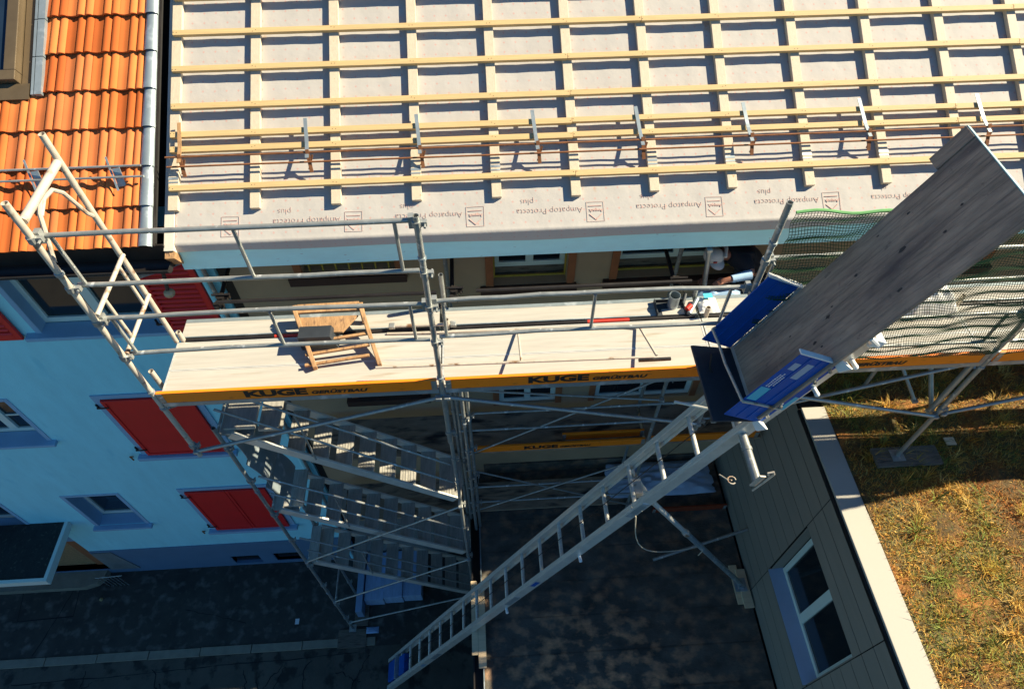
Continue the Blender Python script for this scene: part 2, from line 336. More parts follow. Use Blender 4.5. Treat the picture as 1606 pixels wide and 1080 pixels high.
# terrace ground with grass
b = MB(); b.box(4.13, 40, -40, YF-.01, -.4, 7.0); 
def terrain():
    nx, ny = 120, 120; xs = np.linspace(4.135, 16, nx); ys = np.linspace(-6, YF-.01, ny)
    X_, Y_ = np.meshgrid(xs, ys, indexing='ij'); Z_ = 7.0+.025*np.sin(X_*5.1+Y_*3)*np.sin(Y_*4.3-X_*2)+rng.normal(0, .006, X_.shape)
    v = np.stack([X_, Y_, Z_], -1).reshape(-1, 3); i = np.arange(nx-1)[:,None]*ny+np.arange(ny-1)[None,:]
    f = np.stack([i, i+ny, i+ny+1, i+1], -1).reshape(-1, 4)
    me = bpy.data.meshes.new('lawn_soil'); me.from_pydata(v.tolist(), [], f.tolist())
    me.materials.append(mat('lawn_soil', (.17,.085,.022), .95, 0, .4, 16, col2=(.05,.04,.012), spots=((.34,.13,.025), 3.0, .52, .68), bump=.6, bscale=60))
    me.polygons.foreach_set('use_smooth', [True]*len(me.polygons)); struct(put(bpy.data.objects.new('lawn_soil', me)))
terrain()
b.box(16.0, 40, -40, YF-.01, 7.0, 7.004); struct(b.build('terrace', mat('terrace_soil', (.14,.11,.04), .95)))

def grass():
    P = []; cols = []
    pal = np.array([(.60,.30,.035),(.54,.20,.02),(.42,.30,.03),(.20,.24,.03),(.66,.42,.09),(.42,.13,.015)])
    # density / hue fields
    def field(x, y, s): return .5+.5*np.sin(x*s*1.3+np.sin(y*s)*1.7)*np.cos(y*s*1.1-np.sin(x*s*.7)*2)
    N = 210000
    x = 4.14+np.abs(rng.random(N))*4.3; y = -.4+rng.random(N)*5.5
    keep = rng.random(N) < .5+.5*field(x, y, 4.2); x, y = x[keep], y[keep]; N = len(x)
    g = field(x+3, y, 2.1)*.6+field(x, y+9, 6)*.4+rng.normal(0, .22, N)-.12*(x-5)
    idx = np.where(g > .95, 3, np.where(g > .78, 2, np.where(g > .52, 0, np.where(g > .36, 4, np.where(g > .14, 1, 5)))))
    col = pal[idx]*(.35+.85*rng.random((N,1)))
    L_ = (.03+.085*rng.random(N)**1.6)*(1+.6*(idx == 3)); a = rng.random(N)*6.283; lean = .7+1.1*rng.random(N)
    add = []
    # long tufts
    for k in range(260):
        cx, cy = 4.32+rng.random()*4, -.3+rng.random()*5.2; m_ = 26
        add.append((cx+rng.normal(0,.02,m_), cy+rng.normal(0,.02,m_), np.tile(pal[random.choice((2,3,4,0))]*.95, (m_,1))*(.7+.5*rng.random((m_,1))), .12+.13*rng.random(m_), rng.random(m_)*6.283, .7+.8*rng.random(m_)))
    x = np.concatenate([x]+[q[0] for q in add]); y = np.concatenate([y]+[q[1] for q in add]); col = np.concatenate([col]+[q[2] for q in add])
    L_ = np.concatenate([L_]+[q[3] for q in add]); a = np.concatenate([a]+[q[4] for q in add]); lean = np.concatenate([lean]+[q[5] for q in add]); N = len(x)
    x = np.maximum(x, 4.16+.6*L_*rng.random(N))
    dx, dy = np.cos(a), np.sin(a); wd = .0016+.0028*rng.random(N); z0 = np.full(N, 6.985)
    hz = L_*np.cos(lean*.8); hr = L_*np.sin(lean*.8)
    p0 = np.stack([x-dy*wd, y+dx*wd, z0], 1); p1 = np.stack([x+dy*wd, y-dx*wd, z0], 1)
    p2 = np.stack([x+dx*hr*.4+dy*wd*.8, y+dy*hr*.4-dx*wd*.8, z0+hz*.72], 1); p3 = np.stack([x+dx*hr*.4-dy*wd*.8, y+dy*hr*.4+dx*wd*.8, z0+hz*.72], 1)
    p4 = np.stack([x+dx*hr, y+dy*hr, z0+hz], 1)
    v = np.stack([p0,p1,p2,p3,p4], 1).reshape(-1,3); me = bpy.data.meshes.new('grass')
    me.vertices.add(len(v)); me.vertices.foreach_set('co', v.ravel())
    base = np.arange(N)*5; q = np.stack([base,base+1,base+2,base+3],1); tr = np.stack([base+3,base+2,base+4],1)
    loops = np.concatenate([q.ravel(), tr.ravel()]); me.loops.add(len(loops)); me.loops.foreach_set('vertex_index', loops)
    me.polygons.add(2*N); me.polygons.foreach_set('loop_start', np.concatenate([np.arange(N)*4, 4*N+np.arange(N)*3])); me.polygons.foreach_set('loop_total', np.concatenate([np.full(N,4), np.full(N,3)]))
    me.update(calc_edges=True); at = me.color_attributes.new('tint', 'FLOAT_COLOR', 'POINT')
    cc = np.repeat(np.concatenate([col, np.ones((N,1))], 1), 5, 0); at.data.foreach_set('color', cc.ravel()); me.materials.append(blade_mat)
    struct(put(bpy.data.objects.new('grass', me)), 'stuff')
grass()

# ------------------------------------------------------------------ houses
PIT = R(29.5); SL = V((0, math.cos(PIT), math.sin(PIT))); NR = V((0, -math.sin(PIT), math.cos(PIT)))
E0 = V((0, 4.80, 9.66))                      # eave line of the new membrane
def roofp(x, s, h=0): return E0+V((x,0,0))+SL*s+NR*h
def wall_mb(x0, x1, z0, z1, ya, yb, holes):
    xs = sorted({x0, x1, *[h[0] for h in holes], *[h[1] for h in holes]}); zs = sorted({z0, z1, *[h[2] for h in holes], *[h[3] for h in holes]}); b = MB()
    for i in range(len(xs)-1):
        for j in range(len(zs)-1):
            cx, cz = (xs[i]+xs[i+1])/2, (zs[j]+zs[j+1])/2
            if any(h[0] < cx < h[1] and h[2] < cz < h[3] for h in holes): continue
            b.box(xs[i], xs[i+1], ya, yb, zs[j], zs[j+1])
    return b
def part_empty(name, parent, loc):
    o = bpy.data.objects.new(name, None); o.empty_display_size = .1; C.objects.link(o); o.parent = parent; o.location = V(loc)-wloc(parent); return o

# ---- beige house
beige = T('beige_house', 'beige rendered house with brown window trims and its roof stripped to battens', 'house', (3, YF, 3.6))
H = [(-2.05,-1.02,8.66,9.35),(.08,.93,8.33,9.3),(1.52,2.95,8.36,9.3),(4.6,5.9,8.36,9.3),(-1.9,-1.0,6.15,7.4),(.10,.92,5.76,7.5),(1.50,2.92,5.76,7.5)]
b = wall_mb(-2.86, 14, 3.3, 9.45, YF, YF+.35, H); b.build('wall', beige_wall, beige)
b = MB(); b.box(-2.86, 14, YF+.36, 13.0, 0, 9.4); b.build('interior', dark_room, beige)
b = MB(); b.box(-2.985, -2.862, YF+.03, YF+.3, 0, 9.4); b.build('joint_strip', gutter_dark, beige)
b = MB(); b.box(-2.9, 13.9, YF-.012, YF+.33, .0, 3.295); b.build('base_wall', concrete, beige)
b = MB(); b.box(-.2, 3.6, YF-.03, YF-.002, 3.62, 3.93); b.build('base_flashing', bitumen, beige)
def bwin(h, frame_bottom, trims=True, sill=True, panes=2, bars=0, tape=True, depth=.2):
    x0, x1, z0, z1 = h; wn = part_empty('window', beige, (x0, YF, z0)); y = YF+depth
    b = MB(); fb = frame_bottom
    for a in ((x0,x1,fb,fb+.07),(x0,x1,z1-.07,z1),(x0,x0+.07,fb+.07,z1-.07),(x1-.07,x1,fb+.07,z1-.07)): b.box(a[0],a[1],y-.03,y+.03,a[2],a[3])
    for k in range(1, panes):
        xm = x0+(x1-x0)*k/panes; b.box(xm-.045, xm+.045, y-.035, y+.03, fb+.07, z1-.07)
    b.build('frame', frame_white, wn, bevel=.004)
    b = MB(); b.box(x0+.07, x1-.07, y-.008, y, fb+.07, z1-.07); b.build('pane', glass, wn)
    if fb > z0+.02: b = MB(); b.box(x0, x1, y-.02, y+.03, z0, fb); b.build('apron', wood_dirty, wn)
    if trims:
        b = MB(); b.box(x0-.09, x0-.002, YF-.022, YF+.06, z0, z1); b.box(x1+.002, x1+.09, YF-.022, YF+.06, z0, z1); b.build('trim', brown_trim, wn, bevel=.004, each=8)
    if sill: b = MB(); b.box(x0-.16, x1+.12, YF-.09, YF+.12, z0-.12, z0-.003); b.build('sill', sill_brown, wn, bevel=.006)
    if tape:
        b = MB(); b.box(x0+.002, x1-.002, YF+.125, YF+.14, z0+.0, z0+.025); b.box(x0+.002, x0+.02, YF+.1, YF+.125, z0+.02, z1); b.box(x1-.02, x1-.002, YF+.1, YF+.125, z0+.02, z1); b.build('masking_tape', yellow_tape, wn)
    if bars:
        b = MB()
        for k in range(bars): xm = x0+(x1-x0)*(k+.5)/bars; b.box(xm-.008, xm+.008, YF+.03, YF+.045, z0, z1)
        b.box(x0, x1, YF+.045, YF+.06, z0+.1, z0+.125); b.build('grille', yellow_tape, wn)
bwin(H[0], 8.7, bars=7); bwin(H[1], 8.46); bwin(H[2], 8.5); bwin(H[3], 8.5); bwin(H[4], 6.2, tape=False)
bwin(H[5], 5.78, sill=False, tape=False, depth=.06); bwin(H[6], 5.78, sill=False, tape=False, depth=.06)

# roof of the beige house
rf = part_empty('roof', beige, (3, 5, 9.6)); X0, X1 = -3.03, 12.0; SMAX = 6.2
def membrane_mesh():
    nx, ns = 220, 60; me = bpy.data.meshes.new('membrane'); xs = np.linspace(X0+.09, X1, nx); prof = []
    for i in range(14):   # rounded, slack edge hanging over the drip sheet
        t = i/13; prof.append((t, None))
    ss = np.concatenate([np.linspace(-.24, 0, 14), np.linspace(.03, SMAX, ns)]); v = []; uv = []
    for x in xs:
        sag = .018*math.sin(x*1.7)+.012*math.sin(x*4.1+1); hang = .012*math.sin(x*2.9)+.016*math.sin(x*.8+.5)
        for s in ss:
            if s <= 0:
                q = -s/.24; a_ = min(q/.15, 1)*1.45; p = E0+V((x, -.026*math.sin(a_)-.004-.016*max(0,q-.15)+.003*math.sin(x*5.3+2)*max(0,q-.4), -.022*(1-math.cos(a_))-(.10+hang*.8)*max(0,q-.1)))
            else:
                wr = .0014*math.sin(x*9+s*3)*math.sin(s*7)+.0014*math.sin(x*23+math.sin(s*5)*2); p = roofp(x, s, wr)
            v.append(tuple(p-wloc(rf))); uv.append((x, s))
    n = len(ss); f = [(i*n+j, (i+1)*n+j, (i+1)*n+j+1, i*n+j+1) for i in range(nx-1) for j in range(n-1)]
    me.from_pydata(v, [], f); ul = me.uv_layers.new(name='UVMap'); li = np.zeros(len(me.loops), int); me.loops.foreach_get('vertex_index', li)
    ul.data.foreach_set('uv', np.array(uv)[li].ravel()); me.materials.append(membrane); me.polygons.foreach_set('use_smooth', [True]*len(me.polygons))
    put(bpy.data.objects.new('membrane', me), rf)
membrane_mesh()
def slab(b, x0, x1, s0, s1, h0, h1):  # box lying in the roof frame
    return b.hexa([roofp(x0,s0,h0), roofp(x1,s0,h0), roofp(x1,s1,h0), roofp(x0,s1,h0), roofp(x0,s0,h1), roofp(x1,s0,h1), roofp(x1,s1,h1), roofp(x0,s1,h1)])
b = MB(); slab(b, X0+.05, X1-.02, .02, SMAX, -.06, -.012); slab(b, X0+.05, X1-.02, SMAX, SMAX+.02, -.06, .1); b.build('decking', soffit_mat, rf)
b = MB(); p0, p1 = roofp(X0+.05, SMAX, -.02), roofp(X1-.02, SMAX, -.02); q = V((0, 5.6, -3.2)); b.hexa([p0-V((0,0,.05)), p1-V((0,0,.05)), p1+q-V((0,0,.05)), p0+q-V((0,0,.05)), p0, p1, p1+q, p0+q]); b.build('back_slope', soffit_mat, rf)
b = MB(); b.hexa([(X0+.06,4.760,9.330),(X1,4.760,9.330),(X1,4.768,9.330),(X0+.06,4.768,9.330),(X0+.06,4.786,9.58),(X1,4.786,9.58),(X1,4.794,9.58),(X0+.06,4.794,9.58)]); b.build('drip_sheet', white_sheet, rf)
b = MB(); b.box(X0+.05, X1, 4.80, YF-.002, 9.36, 9.40); b.build('soffit', soffit_mat, rf)
b = MB(); slab(b, X0-.005, X0+.085, -.09, SMAX, -.16, .018); b.build('verge_board', mat('pale_verge_board', (.62,.57,.48), .7, 0, .1, 4, stretch=(8,.6,8)), rf)
b = MB(); slab(b, X0-.002, X0+.088, -.16, -.092, -.19, -.0); b.build('verge_end', wood_chair, rf)
XR = [-2.945+.77*i for i in range(19)]
for i, xr in enumerate(XR):
    b = MB(); j = random.uniform(-.012, .012); slab(b, xr-.047, xr+.047, .295+j, SMAX-.2, .004, .052)
    o = b.build('counter_batten', wood_y, rf, bevel=.003)
BS = [.50, .89, 1.04, 1.33, 1.72, 2.10, 2.49, 2.88, 3.27, 3.66, 4.05, 4.44]
for i, s in enumerate(BS):
    b = MB(); x = X0+.06; 
    while x < X1:
        x2 = min(x+random.uniform(3.5, 5.0), X1); x2 = min(XR, key=lambda q_: abs(q_-x2)) if x2 < X1-.5 else X1
        dj = random.uniform(-.006, .006); slab(b, x+.0015, x2-.0015, s-.028+dj, s+.028+dj*.5, .0525, .094); x = x2
    b.build('roof_batten', wood_batten, rf, bevel=.003)
    b = MB()
    for xr in XR:
        for o_ in (-.015, .015): p = roofp(xr+o_, s+random.uniform(-.012, .012), .094); b.tube([p, p+NR*.002], .0035, 6)
    b.build('nail_heads', gutter_dark, rf)
# snow guard of the new roof
sg1, sg2 = .66, .52
b = MB()
b.tube([roofp(X0+.05+i*.6, .78, .15+random.uniform(-.003,.003)) for i in range(24)], .009, 8); b.build('snow_rail', rusty, rf, True)
b = MB(); b.tube([roofp(X0+.05+i*.6, .70, .115+random.uniform(-.003,.003)) for i in range(24)], .009, 8); b.build('snow_rail', rusty, rf, True)
for xb in (-2.86,-1.66,-.59,.54,1.56,2.63,3.80,5.0,6.1):
    b = MB(); b.bar(roofp(xb-.02,1.15,.104), roofp(xb,.88,.118), .035, .007, NR); b.bar(roofp(xb,.88,.118), roofp(xb+.01,.72,.16), .035, .007, NR); b.build('snow_hook', zinc if xb != -2.86 else wood_chair, rf)
    b = MB(); b.bar(roofp(xb+.012,.80,.17), roofp(xb+.03,.62,.06), .034, .009, NR); b.bar(roofp(xb+.01,.64,.07), roofp(xb+.055,.76,.14), .02, .007, NR); b.build('snow_hook_end', rusty, rf)
for xr in (0,3,4,6,7,8,9):
    b = MB(); xx = XR[xr]; slab(b, xx-.048, xx+.048, .60, .625, .0525, .0545); slab(b, xx-.048, xx+.048, .565, .58, .0525, .0545); b.build('perforated_strip', zinc, rf)
# printing on the membrane (reads upside down from the street)
for i in range(10):
    xo = -2.42+1.17*i
    b = MB(); s0, s1, wd_, ht_ = .05, .05, .17, .19; h = .004; e = .003
    xa, xb_, sa, sb = xo-wd_/2, xo+wd_/2, .03, .23
    for q in ((xa,xb_,sa,sa+e),(xa,xb_,sb-e,sb),(xa,xa+e,sa,sb),(xb_-e,xb_,sa,sb),(xa+.02,xb_-.02,sb-.045,sb-.038)): slab(b, q[0], q[1], q[2], q[3], h, h+.002)
    b.bar(roofp(xo-.06,sa+.075,h), roofp(xo,sa+.02,h), .009, .002, NR); b.bar(roofp(xo+.06,sa+.075,h), roofp(xo,sa+.02,h), .009, .002, NR); b.build('printed_emblem', membrane_red, rf)
    text('Ampack', .040, membrane_red, 'printed_word', rf, roofp(xo+.072, .155, .005), (-1,0,0), -SL, bold=.001, depth=.001)
    text('Ampatop Protecta', .085, membrane_red, 'printed_word', rf, roofp(xo+1.05, .185, .005), (-1,0,0), -SL, bold=-.0022, sx=1.02, depth=.001)
    text('plus', .085, membrane_red, 'printed_word', rf, roofp(xo+.58, .285, .005), (-1,0,0), -SL, bold=-.0022, depth=.001)

# ---- blue house
blue = T('blue_house', 'light blue rendered house with red shutters and orange tiled roof', 'house', (-6, YF, 0))
HB = [(-5.36,-3.92,7.86,9.3),(-7.37,-6.51,2.34,3.54),(-7.6,-6.62,5.42,6.47),(-9.6,-8.55,2.4,3.6),(-10.2,-8.15,.2,2.25),(-5.6,-5.02,.10,.50),(-4.72,-4.2,.14,.54)]
b = wall_mb(-12, XB, 1.17, 9.4, YF, YF+.35, HB); b.build('wall', blue_wall, blue)
b = wall_mb(-12, XB, 0, 1.168, YF-.015, YF+.35, [(a,c,max(d,-.1),min(e,1.168)) for a,c,d,e in HB if d < 1.1]); b.build('plinth', plinth_mat, blue)
b = MB(); b.box(-12, XB-.02, YF+.36, 13, 0, 9.4); b.build('interior', dark_room, blue)
def blwin(h, mull=2, sillw=.1, depth=.17, cross=False, sill=True, frame=True):
    x0, x1, z0, z1 = h; wn = part_empty('window', blue, (x0, YF, z0)); y = YF+depth
    b = MB()
    if frame:
        for a in ((x0,x1,z0+.02,z0+.10),(x0,x1,z1-.07,z1),(x0,x0+.07,z0+.10,z1-.07),(x1-.07,x1,z0+.10,z1-.07)): b.box(a[0],a[1],y-.03,y+.03,a[2],a[3])
    for k in range(1, mull): xm = x0+(x1-x0)*k/mull; b.box(xm-.06, xm+.06, y-.04, y+.03, z0+.10, z1-.07)
    if cross:
        for k in range(mull): xa = x0+(x1-x0)*k/mull+.06; b.box(xa+.002, xa+(x1-x0)/mull-.13, y-.025, y-.002, z1-.62, z1-.59)
    b.build('frame', frame_white, wn, bevel=.005)
    b = MB(); b.box(x0+.05, x1-.05, y-.001, y+.006, z0+.05, z1-.04); b.build('pane', glass, wn)
    b = MB(); e = .06; b.box(x0-e,x0-.001,YF-.010,YF+.01,z0,z1+e); b.box(x1+.001,x1+e,YF-.010,YF+.01,z0,z1+e); b.box(x0,x1,YF-.010,YF+.01,z1+.001,z1+e); b.build('surround', blue_trim if sill else frame_white, wn)
    b = MB(); b.box(x0-.001, x0+.006, YF-.008, y-.03, z0, z1); b.box(x1-.006, x1+.001, YF-.008, y-.03, z0, z1); b.build('reveal', blue_trim, wn, each=8)
    if sill: b = MB(); b.hexa([(x0-sillw,YF-.09,z0-.07),(x1+sillw,YF-.09,z0-.07),(x1+sillw,y-.03,z0-.07),(x0-sillw,y-.03,z0-.07),(x0-sillw,YF-.09,z0-.01),(x1+sillw,YF-.09,z0-.01),(x1+sillw,y-.03,z0+.02),(x0-sillw,y-.03,z0+.02)]); b.build('sill', blue_trim, wn, bevel=.01)
blwin(HB[0], 2, .18, cross=True); blwin(HB[1], 1, .1, .25); blwin(HB[2], 2, .12, .2, cross=True); blwin(HB[3], 1, .1, .25)
blwin(HB[5], 1, 0, .035, sill=False, frame=False); blwin(HB[6], 1, 0, .035, sill=False, frame=False)
def shutter(x0, x1, z0, z1, louvre, leaves=1):
    sh = part_empty('shutter', blue, (x0, YF, z0)); y0, y1 = YF-.055, YF-.018
    b = MB(); n = leaves; w_ = (x1-x0)/n
    for k in range(n):
        a, c = x0+k*w_+.004, x0+(k+1)*w_-.004
        if louvre:
            for q in ((a,a+.07,z0,z1),(c-.07,c,z0,z1),(a+.07,c-.07,z0,z0+.09),(a+.07,c-.07,z1-.09,z1)): b.box(q[0],q[1],y0,y1,q[2],q[3])
            z = z0+.10
            b.box(a+.07, c-.07, y1-.006, y1, z0+.09, z1-.09)
            while z < z1-.13: b.hexa([(a+.07,y0-.008,z),(c-.07,y0-.008,z),(c-.07,y0+.010,z+.020),(a+.07,y0+.010,z+.020),(a+.07,y0-.008,z+.012),(c-.07,y0-.008,z+.012),(c-.07,y0+.010,z+.032),(a+.07,y0+.010,z+.032)]); z += .074
        else:
            b.box(a, c, y0+.012, y1, z0, z1)
            for q in ((a,a+.05,z0,z1),(c-.05,c,z0,z1),(a+.05,c-.05,z0,z0+.05),(a+.05,c-.05,z1-.05,z1)): b.box(q[0],q[1],y0,y0+.0115,q[2],q[3])
    b.build('leaf', shutter_red, sh, bevel=.004)
    b = MB()
    for z in (z0+.18, z1-.15): b.box(x0-.10, x0+.06, y0-.012, y0-.003, z-.014, z+.014); b.tube([(x0-.10,YF-.03,z-.05),(x0-.10,YF-.03,z+.05)], .014, 8)
    b.build('hinge', gutter_dark, sh)
    if not louvre:
        b = MB(); b.box(x0-.10, x0-.006, YF-.02, YF-.004, z0-.05, z1+.09); b.box(x0-.006, x1+.10, YF-.02, YF-.004, z1+.006, z1+.09); b.box(x1+.006, x1+.10, YF-.02, YF-.004, z0-.05, z1); b.build('surround', blue_trim, sh, each=8)
        b = MB(); b.box(x0-.16, x1+.14, YF-.10, YF-.001, z0-.10, z0-.02); b.build('sill', blue_trim, sh, bevel=.01)
        b = MB(); b.tube([(x0-.28,YF-.04,z0-.14),(x0-.28,YF-.05,z0-.02),(x0-.22,YF-.06,z0-.0)], .012, 6); b.build('shutter_dog', rusty, sh)
shutter(-5.37, -4.16, 4.90, 6.42, False, 1); shutter(-5.35, -3.98, 1.95, 3.55, False, 2)
shutter(-3.84, -3.18, 7.80, 9.25, True); shutter(-6.3, -5.58, 7.80, 9.25, True)
# entrance: canopy, door, step
ent = part_empty('entrance', blue, (-9, 4.8, 0))
b = MB(); b.box(-11, -7.86, 4.28, YF-.002, 2.50, 2.58); b.build('canopy_top', canopy_mat, ent)
b = MB(); b.box(-11, -7.80, 4.22, 4.28, 2.44, 2.60); b.box(-7.86, -7.80, 4.28, YF-.002, 2.44, 2.60); b.build('canopy_edge', frame_white, ent)
b = MB()
for i in range(13): pass
pts = [(-10.6,5.29),(-10.6,4.95),(-8.65,4.95),(-8.4,5.02),(-8.28,5.15),(-8.25,5.29)]
k = len(pts); b.add([(x,y,0) for x,y in pts]+[(x,y,.16) for x,y in pts], [tuple(range(k,2*k))]+[(i,(i+1)%k,k+(i+1)%k,k+i) for i in range(k)]); b.build('door_step', kerb_mat, ent)
b = MB(); b.box(-9.6, -8.5, YF+.12, YF+.18, .2, 2.25); b.build('door', wood_chair, ent)
b = MB(); b.box(-10.1, -9.62, YF+.10, YF+.16, .2, 2.25); b.box(-8.48, -8.2, YF+.10, YF+.16, .2, 2.25); b.build('door_frame', brown_trim, ent, each=8)
b = MB(); b.box(-8.45, -8.25, YF+.085, YF+.095, 1.5, 2.1); b.build('door_pane', sill_blue, ent)
b = MB(); b.hexa([(-8.14,YF-.03,.2),(-7.55,YF-.03,.2),(-7.55,YF-.016,.2),(-8.14,YF-.016,.2),(-8.14,YF-.03,1.1),(-7.75,YF-.03,1.1),(-7.75,YF-.016,1.1),(-8.14,YF-.016,1.1)]); b.build('stone_panel', concrete, ent)
rk = T('boot_scraper_rack', 'thin wrought iron rack standing beside the entrance step under the canopy', 'rack', (-8.0, 4.95, 0))
b = MB(); 
for i in range(6): b.tube([(-8.2+.08*i,5.0,.0),(-8.2+.08*i,5.0,.5)], .008, 6)
b.tube([(-8.25,5.0,.5),(-7.7,5.0,.55)], .01, 6); b.build('bars', steel, rk)

# tiled roof
tr = part_empty('roof', blue, (-6, 4.7, 9.7))
E1 = V((0, 4.71, 9.735))
def tp(x, s, h=0): return E1+V((x,0,0))+SL*s+NR*h
TW, TC = .252, .392
def tile_profile(u):  # one tile, u in 0..1 ; flat pan then two rolls
    if u < .36: return .004*math.cos((u/.36)*math.pi*2)
    q = (u-.36)/.64*2 % 1
    return .023*(max(0, math.sin(q*math.pi))**.6) if q > 0 else 0
def tiles():
    vs, fs, cs = [], [], []; base = wloc(tr); pal = [(.58,.155,.038),(.51,.122,.028),(.62,.180,.050),(.43,.098,.024),(.56,.165,.052)]
    us = [0,.015,.06,.13,.2,.28,.345,.36,.372,.40,.44,.49,.55,.60,.64,.668,.68,.692,.72,.76,.81,.87,.92,.96,.988,.999]
    for c in range(14):
        ntile = 27
        for t_ in range(ntile):
            xr = -3.20-t_*TW; x0 = xr-TW
            s0 = c*TC-.035; s1 = s0+TC+.05
            if x0 < -4.3 and s0 > 1.42 and s0 < 4.2 and x0 > -6.2: continue       # skylight opening
            cl = pal[random.choice((0,0,1,2,2,3,4))]; f_ = random.uniform(.84, 1.12); cl = (*[q*f_ for q in cl], 1); n = len(us); jx = random.uniform(-.002,.002); js = random.uniform(-.004,.004)
            k = len(vs)
            for u in us: 
                x = x0+u*TW*.992+jx; h = tile_profile(u)
                vs.append(tp(x, s0+js, h+.036-.020)-base); vs.append(tp(x, s0+js, h+.036)-base); vs.append(tp(x, s1, h-.0)-base)
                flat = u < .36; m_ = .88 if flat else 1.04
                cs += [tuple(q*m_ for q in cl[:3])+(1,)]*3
            for i in range(n-1):
                a = k+3*i; fs.append((a, a+3, a+4, a+1)); fs.append((a+1, a+4, a+5, a+2))
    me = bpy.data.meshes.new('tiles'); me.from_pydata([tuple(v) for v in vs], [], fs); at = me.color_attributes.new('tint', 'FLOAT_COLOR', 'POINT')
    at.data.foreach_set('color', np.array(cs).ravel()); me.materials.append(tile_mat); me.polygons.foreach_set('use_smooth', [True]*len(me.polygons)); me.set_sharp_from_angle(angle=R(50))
    put(bpy.data.objects.new('tiles', me), tr)
tiles()
def tslab(b, x0, x1, s0, s1, h0, h1): return b.hexa([tp(x0,s0,h0),tp(x1,s0,h0),tp(x1,s1,h0),tp(x0,s1,h0),tp(x0,s0,h1),tp(x1,s0,h1),tp(x1,s1,h1),tp(x0,s1,h1)])
b = MB(); tslab(b, -12, -3.10, .02, 6.3, -.09, -.025); b.build('decking', dark_room, tr)
b = MB(); p0, p1 = tp(-12, 6.3, -.02), tp(-3.1, 6.3, -.02); q = V((0,5.6,-3.2)); b.hexa([p0-V((0,0,.05)),p1-V((0,0,.05)),p1+q-V((0,0,.05)),p0+q-V((0,0,.05)),p0,p1,p1+q,p0+q]); b.build('back_slope', soffit_mat, tr)
b = MB()   # lead-grey verge of overlapping half-round pieces
for c in range(15):
    s0 = c*TC-.04; s1 = s0+TC+.03; k = len(b.v)
    for s, r in ((s0,.062),(s1,.052)):
        for j in range(9): a = math.pi*j/8; b.v.append(tuple(tp(-3.148+r*math.cos(a)*1.05, s, .012+r*.75*math.sin(a)+(.014 if s == s0 else 0))))
    for j in range(8): b.f.append((k+j, k+j+1, k+10+j, k+9+j))
b.build('verge_capping', zinc, tr, True)
b = MB(); tslab(b, -3.2, -3.085, -.02, 6.2, -.03, .01); b.build('verge_flashing', gutter_dark, tr)
for s_, h_ in ((.70,.16),(.62,.10)):
    b = MB(); b.tube([tp(-12, s_, h_), tp(-8, s_, h_+.003), tp(-3.14, s_, h_)], .011, 8); b.build('snow_rail', steel, tr, True)
for i in range(7):
    xb = -3.42-.74*i; b = MB(); b.bar(tp(xb-.05,.80,.15), tp(xb+.035,.50,.07), .018, .006, NR); b.bar(tp(xb+.03,.70,.12), tp(xb+.05,.56,.03), .07, .01, NR); b.build('snow_hook', zinc, tr)
# skylight
sk = part_empty('skylight', tr, tp(-4.8, 1.7))
for (a,c,d,e,h0,h1) in ((-5.4,-4.37,1.63,1.73,.05,.11),(-4.48,-4.37,1.731,3.4,.05,.11),(-5.4,-5.31,1.731,3.4,.05,.11)):
    b = MB(); tslab(b, a,c,d,e,h0-.09,h1); b.build('frame', sky_frame, sk, bevel=.006)
b = MB(); tslab(b, -5.3, -4.481, 1.731, 3.4, .06, .075); b.build('pane', sky_blind, sk)
b = MB(); tslab(b, -5.6, -4.27, 1.46, 1.62, .03, .045); tslab(b, -4.36, -4.26, 1.63, 3.4, .0, .02); b.build('apron', sky_frame, sk)
b = MB(); 
for c in range(5): s0 = 1.50+c*TC; tslab(b, -4.25, -4.225, s0, s0+TC-.01, .012, .055); tslab(b, -4.215, -4.15, s0, s0+TC-.01, .018, .060)
b.build('side_flashing', zinc, sk)
# gutter
b = MB(); k = 0; xs = (-12, -3.02); r = .075; cy, cz = 4.655, 9.50
for x in xs:
    for j in range(13):
        a = math.pi+math.pi*j/12; b.v.append((x, cy+r*math.cos(a), cz+r*math.sin(a)))
for j in range(12): b.f.append((j, j+1, 14+j, 13+j))
b.add([(-3.02, cy+r*math.cos(math.pi+math.pi*j/12), cz+r*math.sin(math.pi+math.pi*j/12)) for j in range(13)], [tuple(range(13))])
b.tube([(-12, cy-r, cz), (-3.02, cy-r, cz)], .009, 8); b.build('gutter', gutter_dark, blue, True)
b = MB(); b.box(-12, -3.03, 4.74, 4.76, 9.40, 9.68); b.box(-12, -3.03, 4.76, YF, 9.40, 9.43); b.build('fascia', gutter_dark, blue)
b = MB(); b.tube([(-3.45,4.66,9.43),(-3.45,4.68,9.34),(-3.3,5.0,9.15),(-3.2,5.2,9.05)], .04, 10); b.build('gutter_outlet', zinc, blue, True)
b = MB(); b.tube([(-3.10,5.23,9.05),(-3.10,5.23,0.0)], .045, 12)
for z in (7.5,5.5,3.5,1.5): b.tube([(-3.10,5.23,z),(-3.10,5.23,z+.03)], .052, 12)
b.build('downpipe', blue_wall, blue, True)
lp = T('wall_lamp', 'round opal globe lamp hanging under the gutter corner beside the red louvred shutter', 'lamp', (-3.25,4.85,9.05))
MB().sphere((-3.22,4.72,9.05), .055, 16, 10, (1,1,.85)).build('globe', lamp_mat, lp, True); MB().tube([(-3.22,4.72,9.09),(-3.22,4.8,9.25),(-3.22,5.0,9.3)], .02, 8).build('arm', sill_brown, lp, True)

